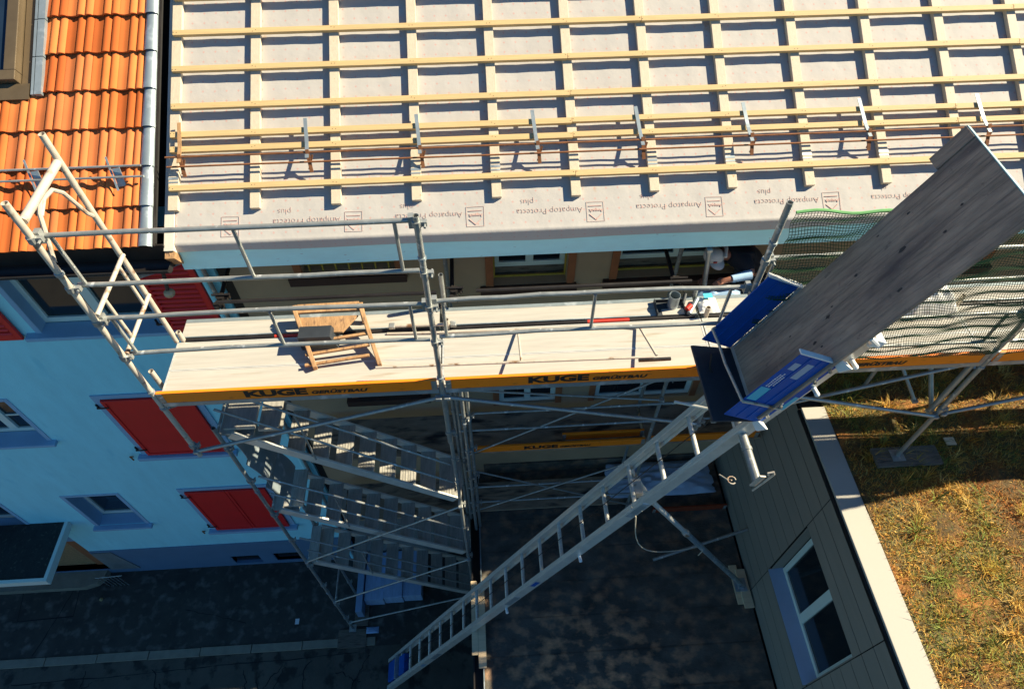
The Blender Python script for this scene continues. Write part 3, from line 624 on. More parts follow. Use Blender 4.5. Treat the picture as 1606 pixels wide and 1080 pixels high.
# ------------------------------------------------------------------ scaffold
PX = [-3.03, -.46, 2.12, 4.70, 7.27, 9.84]
YO, YM, YI, YT = 3.46, 4.45, 5.13, 3.84
DZ = 8.96
BAY = ['the leftmost bay', 'the middle bay', 'the bay behind the lift', 'the right-edge bay', 'the bay past the edge']
POST = ['leftmost', 'middle', 'netted corner', 'right-hand', 'second right-hand']
def foot(t, x, y, z0, board, blabel, plate=True):
    if plate: MB().box(x-.075, x+.075, y-.075, y+.075, z0+.042, z0+.050).tube([(x,y,z0+.05),(x,y,z0+.5)], .018, 10).build('base_plate', steel, t)
    if board:
        bx0, bx1, by0, by1 = board
        o = MB().box(bx0, bx1, by0, by1, z0, z0+.04).build('sole_board', wood_dirty); recenter(o); tag(o, blabel, 'board', 'sole boards under the scaffold feet'); return o
def standard(label, x, y, z0, z1, m_=steel, clamps=(), joints=(), top=True, name='scaffold_post', group='upright scaffold posts'):
    t = T(name, label, 'scaffold post', (x, y, z0), group)
    b = MB(); b.pipe((x,y,z0), (x,y,z1), .0242, .004, 14); b.build('tube', m_, t, True)
    if clamps:
        for z in clamps: MB().clamp((x,y,z)).build('coupler', steel, t)
    if joints:
        for z in joints: MB().tube([(x,y,z-.012),(x,y,z+.012)], .032, 14).build('collar', zinc, t, True)
    return t
# outer cantilevered posts that carry the guard rails of the top lift
tops = [11.26, 11.02, 11.0, 11.0, 11.0]
for i in range(5):
    x = PX[i]; z0 = 7.95 if i != 3 else 7.05
    t = standard(['leftmost outer post with worn whitish paint rising beside the tiled roof', 'middle outer post, open-topped, between the two lettered toe boards', 'outer post at the corner of the green netting', 'long outer post standing on a sole board on the grass', 'outer post beyond the right edge of the picture'][i],
        x, YO, z0 if i != 3 else 7.09, tops[i], steel_old if i == 0 else steel, (10.95,10.46,10.08,9.63,8.15) if i < 2 else (10.43,10.08,9.63,8.1), (10.62,9.12,8.86))
    if i == 3: foot(t, x, YO, 7.05, (4.43,5.20,3.33,3.57), 'weathered sole board on the grass under the long outer post')
# white end frame of the leftmost bay
t = T('scaffold_end_frame', 'whitish worn end frame with bent knee tubes standing above the left end of the deck', 'scaffold frame', (-3.03,4.14,9.0))
b = MB(); b.pipe((-3.03,4.14,8.98), (-3.03,4.14,11.30), .0242, .004, 14); b.build('post', steel_old, t, True)
b = MB(); b.tube([(-3.03,3.49,11.08),(-3.03,4.115,11.08)], .030, 12); b.build('head_bar', steel_old, t, True)
b = MB(); b.tube([(-3.03,3.49,10.70),(-3.03,3.56,10.82),(-3.03,3.66,11.0),(-3.03,3.74,11.05)], .016, 8); b.tube([(-3.03,3.66,10.98),(-3.03,3.78,11.03),(-3.03,3.9,11.01),(-3.03,3.98,10.92),(-3.03,4.08,10.64),(-3.03,4.12,10.58)], .016, 8); b.build('knee_tube', steel_old, t, True)
t = T('end_guard', 'small white lattice guard closing the left end of the deck', 'guard rail', (-3.03,3.8,9.6))
for y0, y1, z in ((3.47,4.13,10.15),(3.47,4.13,9.66)): MB().tube([(-3.0,y0,z),(-3.0,y1,z)], .019, 10).build('rail', steel_old, t, True)
for y in (3.64, 4.0): MB().tube([(-3.0,y,10.14),(-3.0,y,9.67)], .015, 10).build('upright', steel_old, t, True)
# guard rail frames
def guard(x0, x1, zt, zb, label, y=YO+.045, mx=None, m_=steel, bowl=0):
    t = T('guard_rail', label, 'guard rail', (x0, y, zb), 'guard rail frames of the top deck'); n = 9
    for z in (zt, zb):
        pts = [(x0+(x1-x0)*k/n, y+random.uniform(-.004,.004), z+bowl*math.sin(math.pi*k/n)+random.uniform(-.003,.003)) for k in range(n+1)]
        MB().tube(pts, .0185, 10).build('rail', m_, t, True)
    for x in (x0+.06, mx or (x0+x1)/2, x1-.12): MB().tube([(x,y,zt-.01),(x,y,zb+.01)], .0145, 8).build('upright', m_, t, True)
    for x in (x0, x1): MB().box(x-.02, x+.02, y-.03, y+.02, zt-.05, zt+.05).build('hook', m_, t)
    return t
guard(-3.0,-.50,10.94,10.45,'upper guard rail frame of the leftmost bay crossing the gutter and eave', mx=-1.72)
guard(-3.0,-.50,10.07,9.62,'lower guard rail frame of the leftmost bay above the first lettered board', mx=-1.72, bowl=.02)
guard(-.42,2.08,10.10,9.65,'guard rail frame of the middle bay above the lettered toe board', mx=.86, bowl=.02)
guard(2.16,4.66,10.42,10.42-.36,'upper guard rail frame inside the green net behind the lift board')
guard(2.16,4.66,9.61,9.20,'lower guard rail frame inside the green net behind the lift board')
guard(4.74,7.23,10.42,10.06,'upper guard rail frame of the bay at the right picture edge'); guard(4.74,7.23,9.61,9.2,'lower guard rail frame of the bay at the right picture edge')
# decks of the top lift
for i in range(5):
    x0, x1 = PX[i]+.0, PX[i+1]-.01
    for k, (y0, y1, nm) in enumerate(((3.49,3.80,'front'),(3.803,4.135,'rear'))):
        t = T('scaffold_deck', f'pale sunlit plywood deck plank, {nm} one in {BAY[i]}', 'scaffold deck', ((x0+x1)/2, (y0+y1)/2, DZ-.06), 'top scaffold deck planks')
        MB().box(x0+.02, x1-.02, y0+.012, y1-.012, DZ-.012, DZ).build('board', deck_top, t)
        MB().box(x0+.02, x1-.02, y0, y0+.011, DZ-.06, DZ+.002).box(x0+.02, x1-.02, y1-.011, y1, DZ-.06, DZ+.002).box(x0+.001, x0+.019, y0, y1, DZ-.06, DZ+.002).box(x1-.019, x1-.001, y0, y1, DZ-.06, DZ+.002).build('edge_profile', alu, t, each=8)
    t = T('console_deck', f'narrow inner deck plank next to the wall in {BAY[i]}', 'scaffold deck', ((x0+x1)/2, 4.3, DZ-.06), 'narrow inner deck planks')
    MB().box(x0+.02, x1-.02, 4.212, 4.385, DZ-.014, DZ-.002).build('board', deck_top, t); MB().box(x0+.02, x1-.02, 4.20, 4.211, DZ-.06, DZ).box(x0+.02, x1-.02, 4.386, 4.43, DZ-.06, DZ).build('edge_profile', zinc, t, each=8)
    t = T('ledger_tube', f'steel ledger tube in the gap between the deck planks of {BAY[i]}', 'scaffold tube', (x0, 4.168, DZ-.03), 'ledgers between the deck planks')
    MB().tube([(x0+.05,4.168,DZ-.01),(x1-.05,4.168,DZ-.01)], .019, 10).build('tube', gutter_dark, t, True)
    xa = {0:-2.1, 1:.98}.get(i)
    if xa: MB().tube([(xa,4.168,DZ-.01),(xa+.42,4.168,DZ-.01)], .0202, 10).build('red_band', red_pl, t, True)
# toe boards
def toeboard(x0, x1, y, z0, label, txt=None, tx=None, s=.125, group='orange toe boards', h=.15, sub=True, bm_=None):
    t = T('toe_board', label, 'toe board', ((x0+x1)/2, y, z0), group)
    MB().box(x0, x1, y-.015, y+.015, z0, z0+h).build('board', bm_ or orange, t, bevel=.003)
    for x in (x0, x1-.05): MB().box(x, x+.05, y-.019, y-.0155, z0+.01, z0+h-.01).build('end_fitting', steel, t, each=8)
    if txt:
        text(txt, s, black_ink, 'lettering', t, (tx, y-.0165, z0+.036), (1,0,0), (0,0,1), bold=s*.045, sx=1.75, spacing=.98)
        if sub: text('GERÜSTBAU', s*.50, black_ink, 'lettering', t, (tx+s*4.75, y-.0165, z0+.036), (1,0,0), (0,0,1), bold=s*.02, sx=1.45, shear=.25)
    return t
toeboard(-3.0,-.50,YO+.0,DZ-.01,'orange toe board lettered KUGE GERÜSTBAU at the leftmost bay','KUGE',-2.24)
toeboard(-.42,2.08,YO+.0,DZ-.01,'orange toe board lettered KUGE GERÜSTBAU between middle post and lift','KUGE',.33)
t = toeboard(2.16,4.66,YO,DZ-.01,'orange toe board lettered GERÜSTBAU below the green net')
text('KUGE', .125, black_ink, 'lettering', t, (2.75, YO-.0165, DZ+.026), (1,0,0), (0,0,1), bold=.0055, sx=1.75)
text('GERÜSTBAU', .065, black_ink, 'lettering', t, (3.36, YO-.0165, DZ+.03), (1,0,0), (0,0,1), bold=.0035, sx=1.4, shear=.3)
toeboard(4.74,7.2,YO,DZ-.01,'orange unlettered toe board at the right edge of the picture')
for i in range(4):
    o = MB().box(PX[i]+.03, PX[i+1]-.03, YO-.012, YO+.022, DZ-.075, DZ-.016).build('edge_beam', zinc); recenter(o)
    tag(o, f'grey metal edge beam under the toe board of {BAY[i]}', 'scaffold beam', 'edge beams under the toe boards')
# consoles + posts of the main rows
for i in range(5):
    x = PX[i]
    t = T('console_bracket', f'cantilever bracket with slanted strut below the deck at the {POST[i]} post', 'bracket', (x, YM, 8.1), 'cantilever brackets under the top deck')
    MB().tube([(x,YO+.02,DZ-.10),(x,YM-.02,DZ-.10)], .022, 10).build('arm', steel, t, True)
    MB().tube([(x+.0,YM-.03,7.75),(x,YO+.05,DZ-.18)], .018, 10).build('strut', steel, t, True)
    MB().tube([(x+.03,4.17,DZ-.10),(x+.03,4.17,8.0)], .02, 10).build('hanger', steel, t, True)
    o = MB().pipe((x+.05,4.165,DZ-.02), (x+.05,4.165,DZ+.13), .024, .004, 12).build('spigot_tube', steel_old, None, True); recenter(o); tag(o, f'short open tube stub standing between deck planks at the {POST[i]} post', 'tube stub', 'tube stubs standing on the deck')
    zb = 0 if x < -.5 else (3.66 if x < 4 else 7.05)
    if i > 0: standard(f'main outer row upright under the deck at the {POST[i]} post', x+(.0 if i != 1 else .02), YM, zb+.05, 9.05 if i not in (1,) else 9.42, clamps=(7.45,5.65,3.95) if x < 4 else (8.0,), joints=(7.7,) if x < 4 else ())
    if i < 3: standard(f'wall side upright of the main scaffold at the {POST[i]} post', x+.02, YI, zb+.05, 9.15, clamps=(5.65,), joints=(7.7,))
tw = standard('short open post stub standing at the left end of the deck on the front edge', -3.12, 3.72, 8.7, 9.08, steel_old); 
# braces in the outer plane below the deck
def tube_thing(label, pts, r=.02, m_=steel, group='diagonal braces below the top deck', name='diagonal_brace', cat='scaffold brace'):
    t = T(name, label, cat, pts[0], group); MB().tube(pts, r, 10).build('tube', m_, t, True)
    b = MB(); [b.box(p[0]-.03, p[0]+.03, p[1]-.03, p[1]+.03, p[2]-.02, p[2]+.02) for p in (pts[0], pts[-1])]; b.build('coupler', steel, t, bevel=.008, each=8); return t
tube_thing('long diagonal brace climbing right from the leftmost post to the middle post', [(-3.0,3.42,8.10),(-.50,3.42,8.85)])
tube_thing('long diagonal brace falling right from the middle post behind the ladder', [(-.42,3.42,8.85),(2.10,3.42,8.12)])
tube_thing('diagonal brace falling right to the long outer post over the grass', [(2.2,3.42,8.80),(4.66,3.42,8.02)])
tube_thing('diagonal brace rising right to the netted bay corner above the grass', [(2.3,3.50,8.05),(4.66,3.50,8.88)])
tube_thing('diagonal brace rising from the long outer post to the right picture edge', [(4.76,3.45,8.02),(7.2,3.45,8.84)])
tube_thing('stout slanted strut from deck to the long outer post', [(4.5,4.1,8.85),(4.7,3.52,7.95)], .024)
tube_thing('thin slanted strut behind the stout one over the grass', [(4.1,4.4,8.8),(4.62,3.7,7.9)], .018)
tube_thing('thick doubled tube clamped along the long outer post', [(4.64,3.5,8.0),(4.64,3.5,9.0)], .028)
# middle post cluster
for j, (dx, dy, z0, z1) in enumerate(((.10,-.02,3.7,8.85),(.16,.03,3.7,8.7))):
    standard(['dark slim upright in the middle tube cluster, nearer the stairs','dark slim upright in the middle tube cluster, nearer the windows'][j], PX[1]+dx, 4.28+dy, z0, z1, steel, (8.5,7.9,7.1,6.3,5.5,4.6), (7.0,5.2))
# lower main decks (5.75 and 3.78)
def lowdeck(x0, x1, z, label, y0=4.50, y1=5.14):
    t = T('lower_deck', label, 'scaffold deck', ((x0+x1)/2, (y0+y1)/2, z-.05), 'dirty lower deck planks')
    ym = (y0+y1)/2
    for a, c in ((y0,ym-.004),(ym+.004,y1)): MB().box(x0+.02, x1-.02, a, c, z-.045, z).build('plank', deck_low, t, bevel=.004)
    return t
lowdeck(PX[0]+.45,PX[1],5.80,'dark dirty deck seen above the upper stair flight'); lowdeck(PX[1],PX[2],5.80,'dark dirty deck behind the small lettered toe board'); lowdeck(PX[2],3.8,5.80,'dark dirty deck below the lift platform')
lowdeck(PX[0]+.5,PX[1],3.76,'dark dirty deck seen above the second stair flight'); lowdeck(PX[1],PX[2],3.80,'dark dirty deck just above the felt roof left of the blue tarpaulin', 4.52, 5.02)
lowdeck(PX[2],PX[3],7.82,'hidden deck on which the worker stands')
toeboard(-.41,2.09,4.49,5.84,'small orange toe board lettered KUGE GERÜSTBAU on the lower deck','KUGE',.40, .105, h=.14)
toeboard(.95,2.10,4.62,5.84,'short plain orange toe board set behind the small lettered one')
toeboard(2.15,3.7,4.50,5.84,'plain orange toe board on the lower deck under the lift')
toeboard(2.55,3.78,4.40,3.64,'dark orange toe board lying on the felt roof beside the grey annex', bm_=mat('dirty_orange_paint', (.35,.05,.01), .8, 0, .5, 5))
for z, nm in ((6.54,'lower'),(6.95,'upper')):
    for i in (1,2):
        o = MB().tube([(PX[i]+.03,YM-.03,z),(min(PX[i+1],3.78)-.03,YM-.03,z)], .017, 10).build('lower_rail', steel, None, True); recenter(o); tag(o, f'{nm} thin rail above the lower toe board in {BAY[i]}', 'rail', 'rails of the lower decks')
        if i == 1: o = MB().tube([(.4,YM-.06,z+.04),(2.3,YM-.06,z+.06)], .016, 10).build('lower_rail', steel, None, True); recenter(o); tag(o, f'{nm} overlapping second rail ending at the ladder side of the lower deck', 'rail', 'rails of the lower decks')
for z, nm in ((4.36,'lower'),(4.88,'upper')):
    o = MB().tube([(PX[1]+.03,YM-.03,z),(PX[2]-.03,YM-.03,z)], .017, 10).build('lower_rail', steel, None, True); recenter(o); tag(o, f'{nm} thin rail just above the felt roof', 'rail', 'rails of the lower decks')
for k, (p, q, l) in enumerate((((-.4,4.40,5.9),(2.1,4.40,7.6),'thin brace rising right across the lower windows'),((-.4,4.38,7.55),(2.1,4.38,7.1),'thin brace falling right across the lower windows'),((-.4,4.40,5.5),(2.1,4.40,4.0),'thin brace falling right above the felt roof'),((-.4,4.38,4.1),(2.1,4.38,5.6),'thin brace rising right above the felt roof'))):
    tube_thing(l, [p, q], .014, group='thin braces of the lower lifts')
# stair tower
def flight(zt, zb, idx, label):
    t = T('stair_flight', label, 'stairs', (-1.75, 4.16, zb), 'aluminium stair flights'); x0, x1 = -2.92, -.56; y0, y1 = 3.88, 4.47
    dd = V((x1-x0, 0, zb-zt)); n = 10
    for y in (y0, y1):
        MB().bar((x0,y,zt-.03), (x1,y,zb-.03), .030, .13).build('stringer', alu, t, bevel=.004)
    for k in range(n):
        x = x0+(x1-x0)*(k+.5)/n; z = zt+(zb-zt)*(k+.5)/n-.01
        b = MB(); b.box(x-.098, x+.105, y0+.017, y1-.017, z-.03, z)
        for q in range(6): b.box(x-.094+q*.034, x-.080+q*.034, y0+.017, y1-.017, z+.0003, z+.004)
        b.build('tread', alu_dull, t)
    for dz in (.52, 1.0):
        MB().tube([(x0+.02,y0-.02,zt+dz),(x1,y0-.02,zb+dz)], .015, 8).build('handrail', steel, t, True)
    MB().tube([(x0+.8,y0-.02,zt-.65),(x0+.8,y0-.02,zt+.32)], .012, 8).build('baluster', steel, t, True)
    for xa, za in ((x0-.06, zt), (x1+.02, zb)): MB().box(xa-.05, xa+.10 if xa < -2 else xa+.06, y0, y1, za-.04, za-.005).build('landing_plate', alu_dull, t)
    return t
flight(7.66,5.70,0,'top aluminium stair flight just below the lettered deck'); flight(5.66,3.74,1,'second aluminium stair flight, between the top flight and the lowest'); flight(3.70,1.72,2,'lowest aluminium stair flight above the blue wrapped boards')
for x, nm in ((-3.02,'left'),(-.50,'right')):
    for y, n2 in ((YT,'front'),(4.52,'rear')):
        zb = .02
        t = standard(f'{nm} {n2} upright of the stair tower', x, y, .05, 7.85 if nm == 'left' else 8.9, steel, (7.4,6.6,5.6,4.7,3.65,2.7,1.65,.8) if nm == 'left' else (7.5,6.9,5.6,4.8,3.7), (6.3,4.3,2.3))
        if nm == 'left' and n2 == 'front': foot(t, x, y, 0, (-3.30,-2.74,3.48,3.82), 'worn sole board on the road below the left foot of the stair tower', False); MB().box(x-.07,x+.07,y-.07,y+.07,.042,.05).build('base_plate', steel, t)
o = MB().box(-3.0,-2.72,3.88,5.2,.004,.045).build('plank', wood_dirty); recenter(o); tag(o, 'brown plank lying on the pavement beside the blue wrapped boards', 'plank')
for k, (p, q, l) in enumerate((((-2.98,3.80,3.9),(-.5,3.80,5.6),'stair tower brace rising right over the second flight'),((-2.98,3.80,1.9),(-.5,3.80,3.6),'stair tower brace rising right over the lowest flight'),((-2.95,3.80,.6),(-.5,3.80,1.8),'lowest stair tower brace near the pavement'))):
    tube_thing(l, [p, q], .015, group='braces of the stair tower')
for z, l in ((7.72,'top'),(5.66,'second'),(3.68,'third'),(1.68,'fourth')):
    o = MB().tube([(-3.02,YT,z),(-3.02,4.52,z)], .018, 8).build('transom', steel, None, True); recenter(o); tag(o, f'{l} cross tube at the left end of the stair tower', 'scaffold tube', 'cross tubes of the stair tower')
# steep bent sheets at the stair end
t = T('chute_sheet', 'dull bent metal sheets hanging steeply at the left end of the stair tower', 'metal sheet', (-2.95,4.2,5.7))
for k, (xa, xb_, za, zb) in enumerate(((-3.0,-2.93,7.6,6.95),(-2.98,-2.86,6.9,6.3),(-2.93,-2.78,6.28,5.75))):
    b = MB(); n = 8; kk = len(b.v)
    for j in range(n+1):
        u = j/n; x = xa+(xb_-xa)*u+.035*math.sin(u*math.pi); z = za+(zb-za)*u
        for xx in (x, x+.008): b.v += [(xx,3.90,z),(xx,4.46,z)]
    for j in range(n): a = kk+4*j; b.f += [(a,a+1,a+5,a+4),(a+2,a+6,a+7,a+3),(a,a+4,a+6,a+2),(a+1,a+3,a+7,a+5)]
    b.build('sheet', zinc, t, True)
b = MB(); b.box(-2.88,-2.62,3.92,4.46,5.62,5.66).box(-2.62,-2.4,3.92,4.46,7.60,7.64).box(-2.98,-2.64,3.92,4.46,7.66,7.70); b.build('platform', alu_dull, t, each=8)
# ties left of the beige wall, behind the deck
for k, (x, y, l) in enumerate(((-2.70,4.52,'left'),(-.36,4.47,'middle'),(1.93,4.47,'right'))):
    t = T('wall_tie', f'dark wall tie with couplers behind the inner deck, the {l} one', 'wall tie', (x, y, 9.0), 'wall ties behind the inner deck')
    MB().tube([(x,y,9.02),(x,YF-.01,9.05)], .022, 10).clamp((x,y,9.05)).build('tube', gutter_dark, t, True)
    MB().clamp((x+.02,y+.1,9.06), .045).tube([(x-.06,y+.1,9.1),(x+.12,y+.1,9.1)], .012, 6).build('coupler', gutter_dark, t)
for i in (0,1):
    o = MB().tube([(PX[i]+.35,4.50,9.12),(PX[i+1]-.05,4.50,9.12)], .019, 10).build('inner_rail', gutter_dark, None, True); recenter(o); tag(o, f'dark inner rail between deck and wall in {BAY[i]}', 'rail', 'inner rails beside the wall')
t = tube_thing('dark tilted tube standing before the rightmost open window', [(2.27,4.75,9.3),(2.3,4.62,8.75)], .024, group='tubes by the worker', name='slanted_tube')

# ------------------------------------------------------------------ green netting
def net(x0, x1, label, y=YO-.03):
    t = T('safety_net', label, 'netting', ((x0+x1)/2, y, 9.1), 'green scaffold nets')
    NF = [(random.uniform(.002,.009), random.uniform(12,75), random.uniform(0,6.3), random.uniform(.5,2.5), random.uniform(3,14)) for _ in range(7)]
    nx, nz = int((x1-x0)/.022), 92; v = []; z0, z1 = 9.10, 10.93
    for i in range(nx+1):
        for j in range(nz+1):
            u, w_ = i/nx, j/nz; x = x0+(x1-x0)*u+.004*math.sin(w_*25+u*9)
            sag = .05*math.sin(w_*math.pi)*(1+.4*math.sin(u*17)); fold = sum(a_*math.sin(w_*f_+p_+g_*math.sin(u*h_+p_)) for a_,f_,p_,g_,h_ in NF)
            zz = z0+(z1-z0)*w_-.035*math.sin(u*math.pi)*w_+.012*math.sin(u*31+w_*6)
            v.append((x, y-sag*.5+fold+.10*(1-w_)*0, zz))
    n = nz+1; f = [(i*n+j,(i+1)*n+j,(i+1)*n+j+1,i*n+j+1) for i in range(nx) for j in range(nz)]
    b = MB(); b.v = v; b.f = f; o = b.build('mesh', green_net, t); md = o.modifiers.new('w', 'WIREFRAME'); md.thickness = .0065; md.use_even_offset = False; md.use_replace = True
    MB().tube([v[i*n+nz] for i in range(0, nx+1, 3)], .012, 6).build('hem', green_hem, t, True)
    b = MB()
    for j in (27, 66): b.tube([v[i*n+j] for i in range(0, nx+1, 2)], .0045, 5)
    b.build('cord', green_net, t)
net(2.18, 4.66, 'green safety net stretched behind the lift board'); net(4.74, 7.2, 'green safety net at the right picture edge')

# ------------------------------------------------------------------ ladder lift
P0 = V((1.387, 3.194, 7.743)); el = R(64.85); DL = V((math.cos(el),0,math.sin(el))); NL = V((-math.sin(el),0,math.cos(el)))
YA, YB = 3.19, 2.69                    # far and near rail
def lp_(s, y, h=0): q = P0+DL*s+NL*h; return V((q.x, y, q.z))
def lbox(b, s0, s1, y0, y1, h0, h1): return b.hexa([lp_(s0,y0,h0),lp_(s1,y0,h0),lp_(s1,y1,h0),lp_(s0,y1,h0),lp_(s0,y0,h1),lp_(s1,y0,h1),lp_(s1,y1,h1),lp_(s0,y1,h1)])
lad = T('ladder_lift', 'long aluminium ladder hoist leaning from the street up to the eave', 'ladder hoist', lp_(-8.45, 2.94))
for y, sg in ((YA,1),(YB,-1)):
    b = MB()
    for a, c in ((-8.45,-5.9),(-5.9,-2.95),(-2.95,0.02),(.02,2.93)):
        lbox(b, a+.004, c-.004, y-.010*sg, y+.014*sg, -.065, .065); lbox(b, a+.004, c-.004, y-.045*sg, y-.011*sg, .052, .066); lbox(b, a+.004, c-.004, y-.045*sg, y-.011*sg, -.066, -.052)
    b.build('side_rail', alu, lad, bevel=.003)
    b = MB(); 
    for s in (-5.9,-2.95,.02): lbox(b, s-.16, s+.16, y+.015*sg, y+.02*sg, -.04, .04)
    b.build('splice_plate', zinc, lad)
k = 5
while k >= -16:
    s = k*.518; MB().tube([lp_(s,YB+.01,0), lp_(s,YA-.01,0)], .0235, 12).build('rung', alu, lad, True); k -= 1
for s, c in ((-2.35,flap_blue),(-6.6,sill_blue)): b = MB(); lbox(b, s, s+.16, YB-.0155, YB-.0150, -.03, .035); b.build('sticker', c, lad)
b = MB(); lbox(b, 2.02, 2.20, YB-.0155, YB-.0150, -.05, .03); b.build('sticker', sticker_cyan, lad); b = MB(); lbox(b, 2.203, 2.36, YB-.0155, YB-.0150, -.05, .03); b.build('sticker', flap_blue, lad)
b = MB(); lbox(b, 2.93, 3.0, YB-.06, YA+.02, -.06, .03); b.build('head_bar', white_pl, lad, bevel=.006)
b = MB(); b.tube([lp_(2.9,YB-.01,-.02), lp_(2.96,YB-.05,-.02), lp_(3.0,YB-.06,.10)], .02, 8); b.build('head_hook', white_pl, lad, True)
for s in (-3.25,-1.25,1.52,2.35,2.72): b = MB(); b.tube([lp_(s,YB-.012,-.05), lp_(s,YB-.06,-.06)], .018, 10); b.sphere(lp_(s,YB-.07,-.06), .021); b.build('guide_roller', white_pl, lad, True)
b = MB(); b.tube([lp_(-8.3,2.95,.03), lp_(1.8,2.95,.05)], .005, 6); b.build('cable', gutter_dark, lad)
# drive block at the foot
b = MB(); lbox(b, -8.3, -7.9, 2.76, 3.10, -.12, .10); lbox(b, -7.8, -7.5, 2.76, 3.10, -.1, .05); b.build('drive_unit', flap_blue, lad, bevel=.02)
b = MB(); lbox(b, -7.86, -7.82, 2.73, 3.13, -.08, .11); b.tube([lp_(-7.88,2.75,-.03), lp_(-7.88,3.12,-.03)], .05, 14); b.build('winch_drum', zinc, lad, True)
# support strut
st = T('lift_strut', 'telescopic support strut of the ladder hoist with its foot against the annex', 'strut', (3.66,3.1,3.7))
top = lp_(0,2.95,-.06); ft = V((3.66,3.12,3.76)); md_ = top.lerp(ft, .38)
MB().tube([top, md_], .030, 12).build('inner_tube', alu, st, True); MB().tube([md_, ft], .037, 12).build('outer_tube', zinc, st, True); MB().tube([md_-(ft-top)*.008, md_+(ft-top)*.008], .045, 12).build('collar', steel_old, st, True)
MB().bar(lp_(.0,YB+.05,-.03), md_.lerp(top,.7), .05, .02).bar(lp_(.0,YA-.05,-.03), md_.lerp(top,.7), .05, .02).box(top.x-.05,top.x+.05,2.86,3.04,top.z-.08,top.z+.04).build('yoke', steel_old, st, bevel=.006)
MB().box(3.58,3.76,3.02,3.22,3.705,3.715).box(3.62,3.70,3.06,3.18,3.716,3.80).build('foot', zinc, st)
o = MB().box(3.585,3.70,2.85,3.44,3.627,3.664).build('timber_pad', wood); o2 = o; recenter(o); tag(o, 'pale timber pad under the strut foot, the left one touching the felt', 'timber', 'timber pads')
o = MB().box(3.66,3.80,2.78,3.36,3.666,3.702).build('timber_pad', wood); recenter(o); tag(o, 'pale timber pad under the strut foot, the one against the annex wall', 'timber', 'timber pads')
o = MB().tube([(2.35,3.50,3.95),(3.82,3.78,4.25)], .024, 10).build('cross_tube', steel, None, True); recenter(o); tag(o, 'loose blue-grey tube crossing behind the hoist strut to the annex wall', 'scaffold tube')
b = MB(); pts = [lp_(-.1,YB-.02,-.06)]; a0 = pts[0]; a1 = top.lerp(ft, .52)
for i in range(1, 13): u = i/12; q = a0.lerp(a1, u); pts.append(q-V((.25*math.sin(u*math.pi), .05*math.sin(u*math.pi), .35*math.sin(u*math.pi))))
pts += [a1+V((.02,-.05,-.02)), a1+V((-.02,-.07,-.12))]; b.tube(pts, .0065, 6); o = b.build('rope', rope_mat, None, True); recenter(o); tag(o, 'thin pale rope looping from the ladder down to the strut', 'rope')
# timbers at the felt edge
o = MB().box(-.47,-.38,2.36,3.42,3.672,3.705).build('edge_board', wood); recenter(o); tag(o, 'fresh board padding the felt roof edge under the ladder, the left shorter one', 'timber', 'boards padding the roof edge')
o = MB().box(-.376,-.265,2.18,3.36,3.674,3.712).build('edge_board', wood); recenter(o); tag(o, 'fresh board padding the felt roof edge under the ladder, the right longer one', 'timber', 'boards padding the roof edge')

# platform carriage
pf = T('lift_platform', 'hoist carriage with blue side flaps and a dark tailboard', 'lift platform', lp_(2.2,3.0,.05))
S0, S1, YP, YQ = 1.84, 2.68, 3.39, 2.655
b = MB(); lbox(b, S0, S1, YQ, YP, .068, .09); b.build('bed', alu_dull, pf)
def flap(y, dy, name_l):
    e = part_empty('side_flap', pf, lp_(2.2,y,.2)); b = MB(); lbox(b, S0, S1, y, y+dy, .092 if dy > 0 else .035, .40); b.build('panel', flap_blue, e, bevel=.004)
    b = MB(); 
    for h in (.19,.29): lbox(b, S0+.02, S1-.02, y-.006 if dy > 0 else y+dy-.006, y+abs(dy)+.006 if dy > 0 else y+.006, h, h+.012)
    b.build('ridge', flap_blue, e)
    b = MB(); lbox(b, S1, S1+.012, y-.022, y+.022, .08, .42); b.build('end_strip', white_pl, e)
    return e
e1 = flap(YP, .012, 'far'); e2 = flap(YQ, -.012, 'near')
b = MB(); lbox(b, 2.09, 2.26, YQ-.0135, YQ-.0128, .30, .395); b.build('sticker', sticker_cyan, e2)
b = MB(); x = 2.185
for r_, (l0, l1) in enumerate(((.0,.15),(.0,.17),(.02,.13))):
    s = 2.275+l0
    while s < 2.275+l1: w_ = random.uniform(.007,.018); lbox(b, s, s+w_, YQ-.0136, YQ-.0128, .36-r_*.024, .373-r_*.024-random.uniform(0,.004)); s += w_+.005
b.build('fine_print', white_pl, e2)
b = MB(); lbox(b, 2.42, 2.60, YQ-.0134, YQ-.0128, .20, .27); lbox(b, 2.50, 2.58, YQ-.0134, YQ-.0128, .31, .37); b.build('worn_patch', sill_blue, e2)
b = MB(); b.hexa([lp_(S0-.02,YQ,.08), lp_(S0,YQ,.08), lp_(S0,YP,.08), lp_(S0-.02,YP,.08), lp_(S0-.13,YQ-.01,.42), lp_(S0-.11,YQ-.01,.42), lp_(S0-.11,YP+.02,.42), lp_(S0-.13,YP+.02,.42)]); b.build('tailboard', plate_dark, pf, bevel=.004)
b = MB(); pth = [lp_(2.02,YP,.40), lp_(2.02,YP-.03,.44), lp_(2.02,YP-.18,.42), lp_(2.03,3.0,.43), lp_(2.06,2.70,.42), lp_(2.06,2.63,.41), lp_(2.07,2.63,.30), lp_(2.08,2.625,.06)]; 
for a, c in zip(pth[:-1], pth[1:]): b.bar(a, c, .018, .018, DL)
b.build('retaining_bar', steel_old, pf, bevel=.003)
b = MB(); b.tube([lp_(1.9,3.2,.40), lp_(1.78,3.15,.34), lp_(1.72,3.05,.22), lp_(1.8,2.95,.1)], .008, 8); b.build('wire_loop', gutter_dark, pf, True)
b = MB()
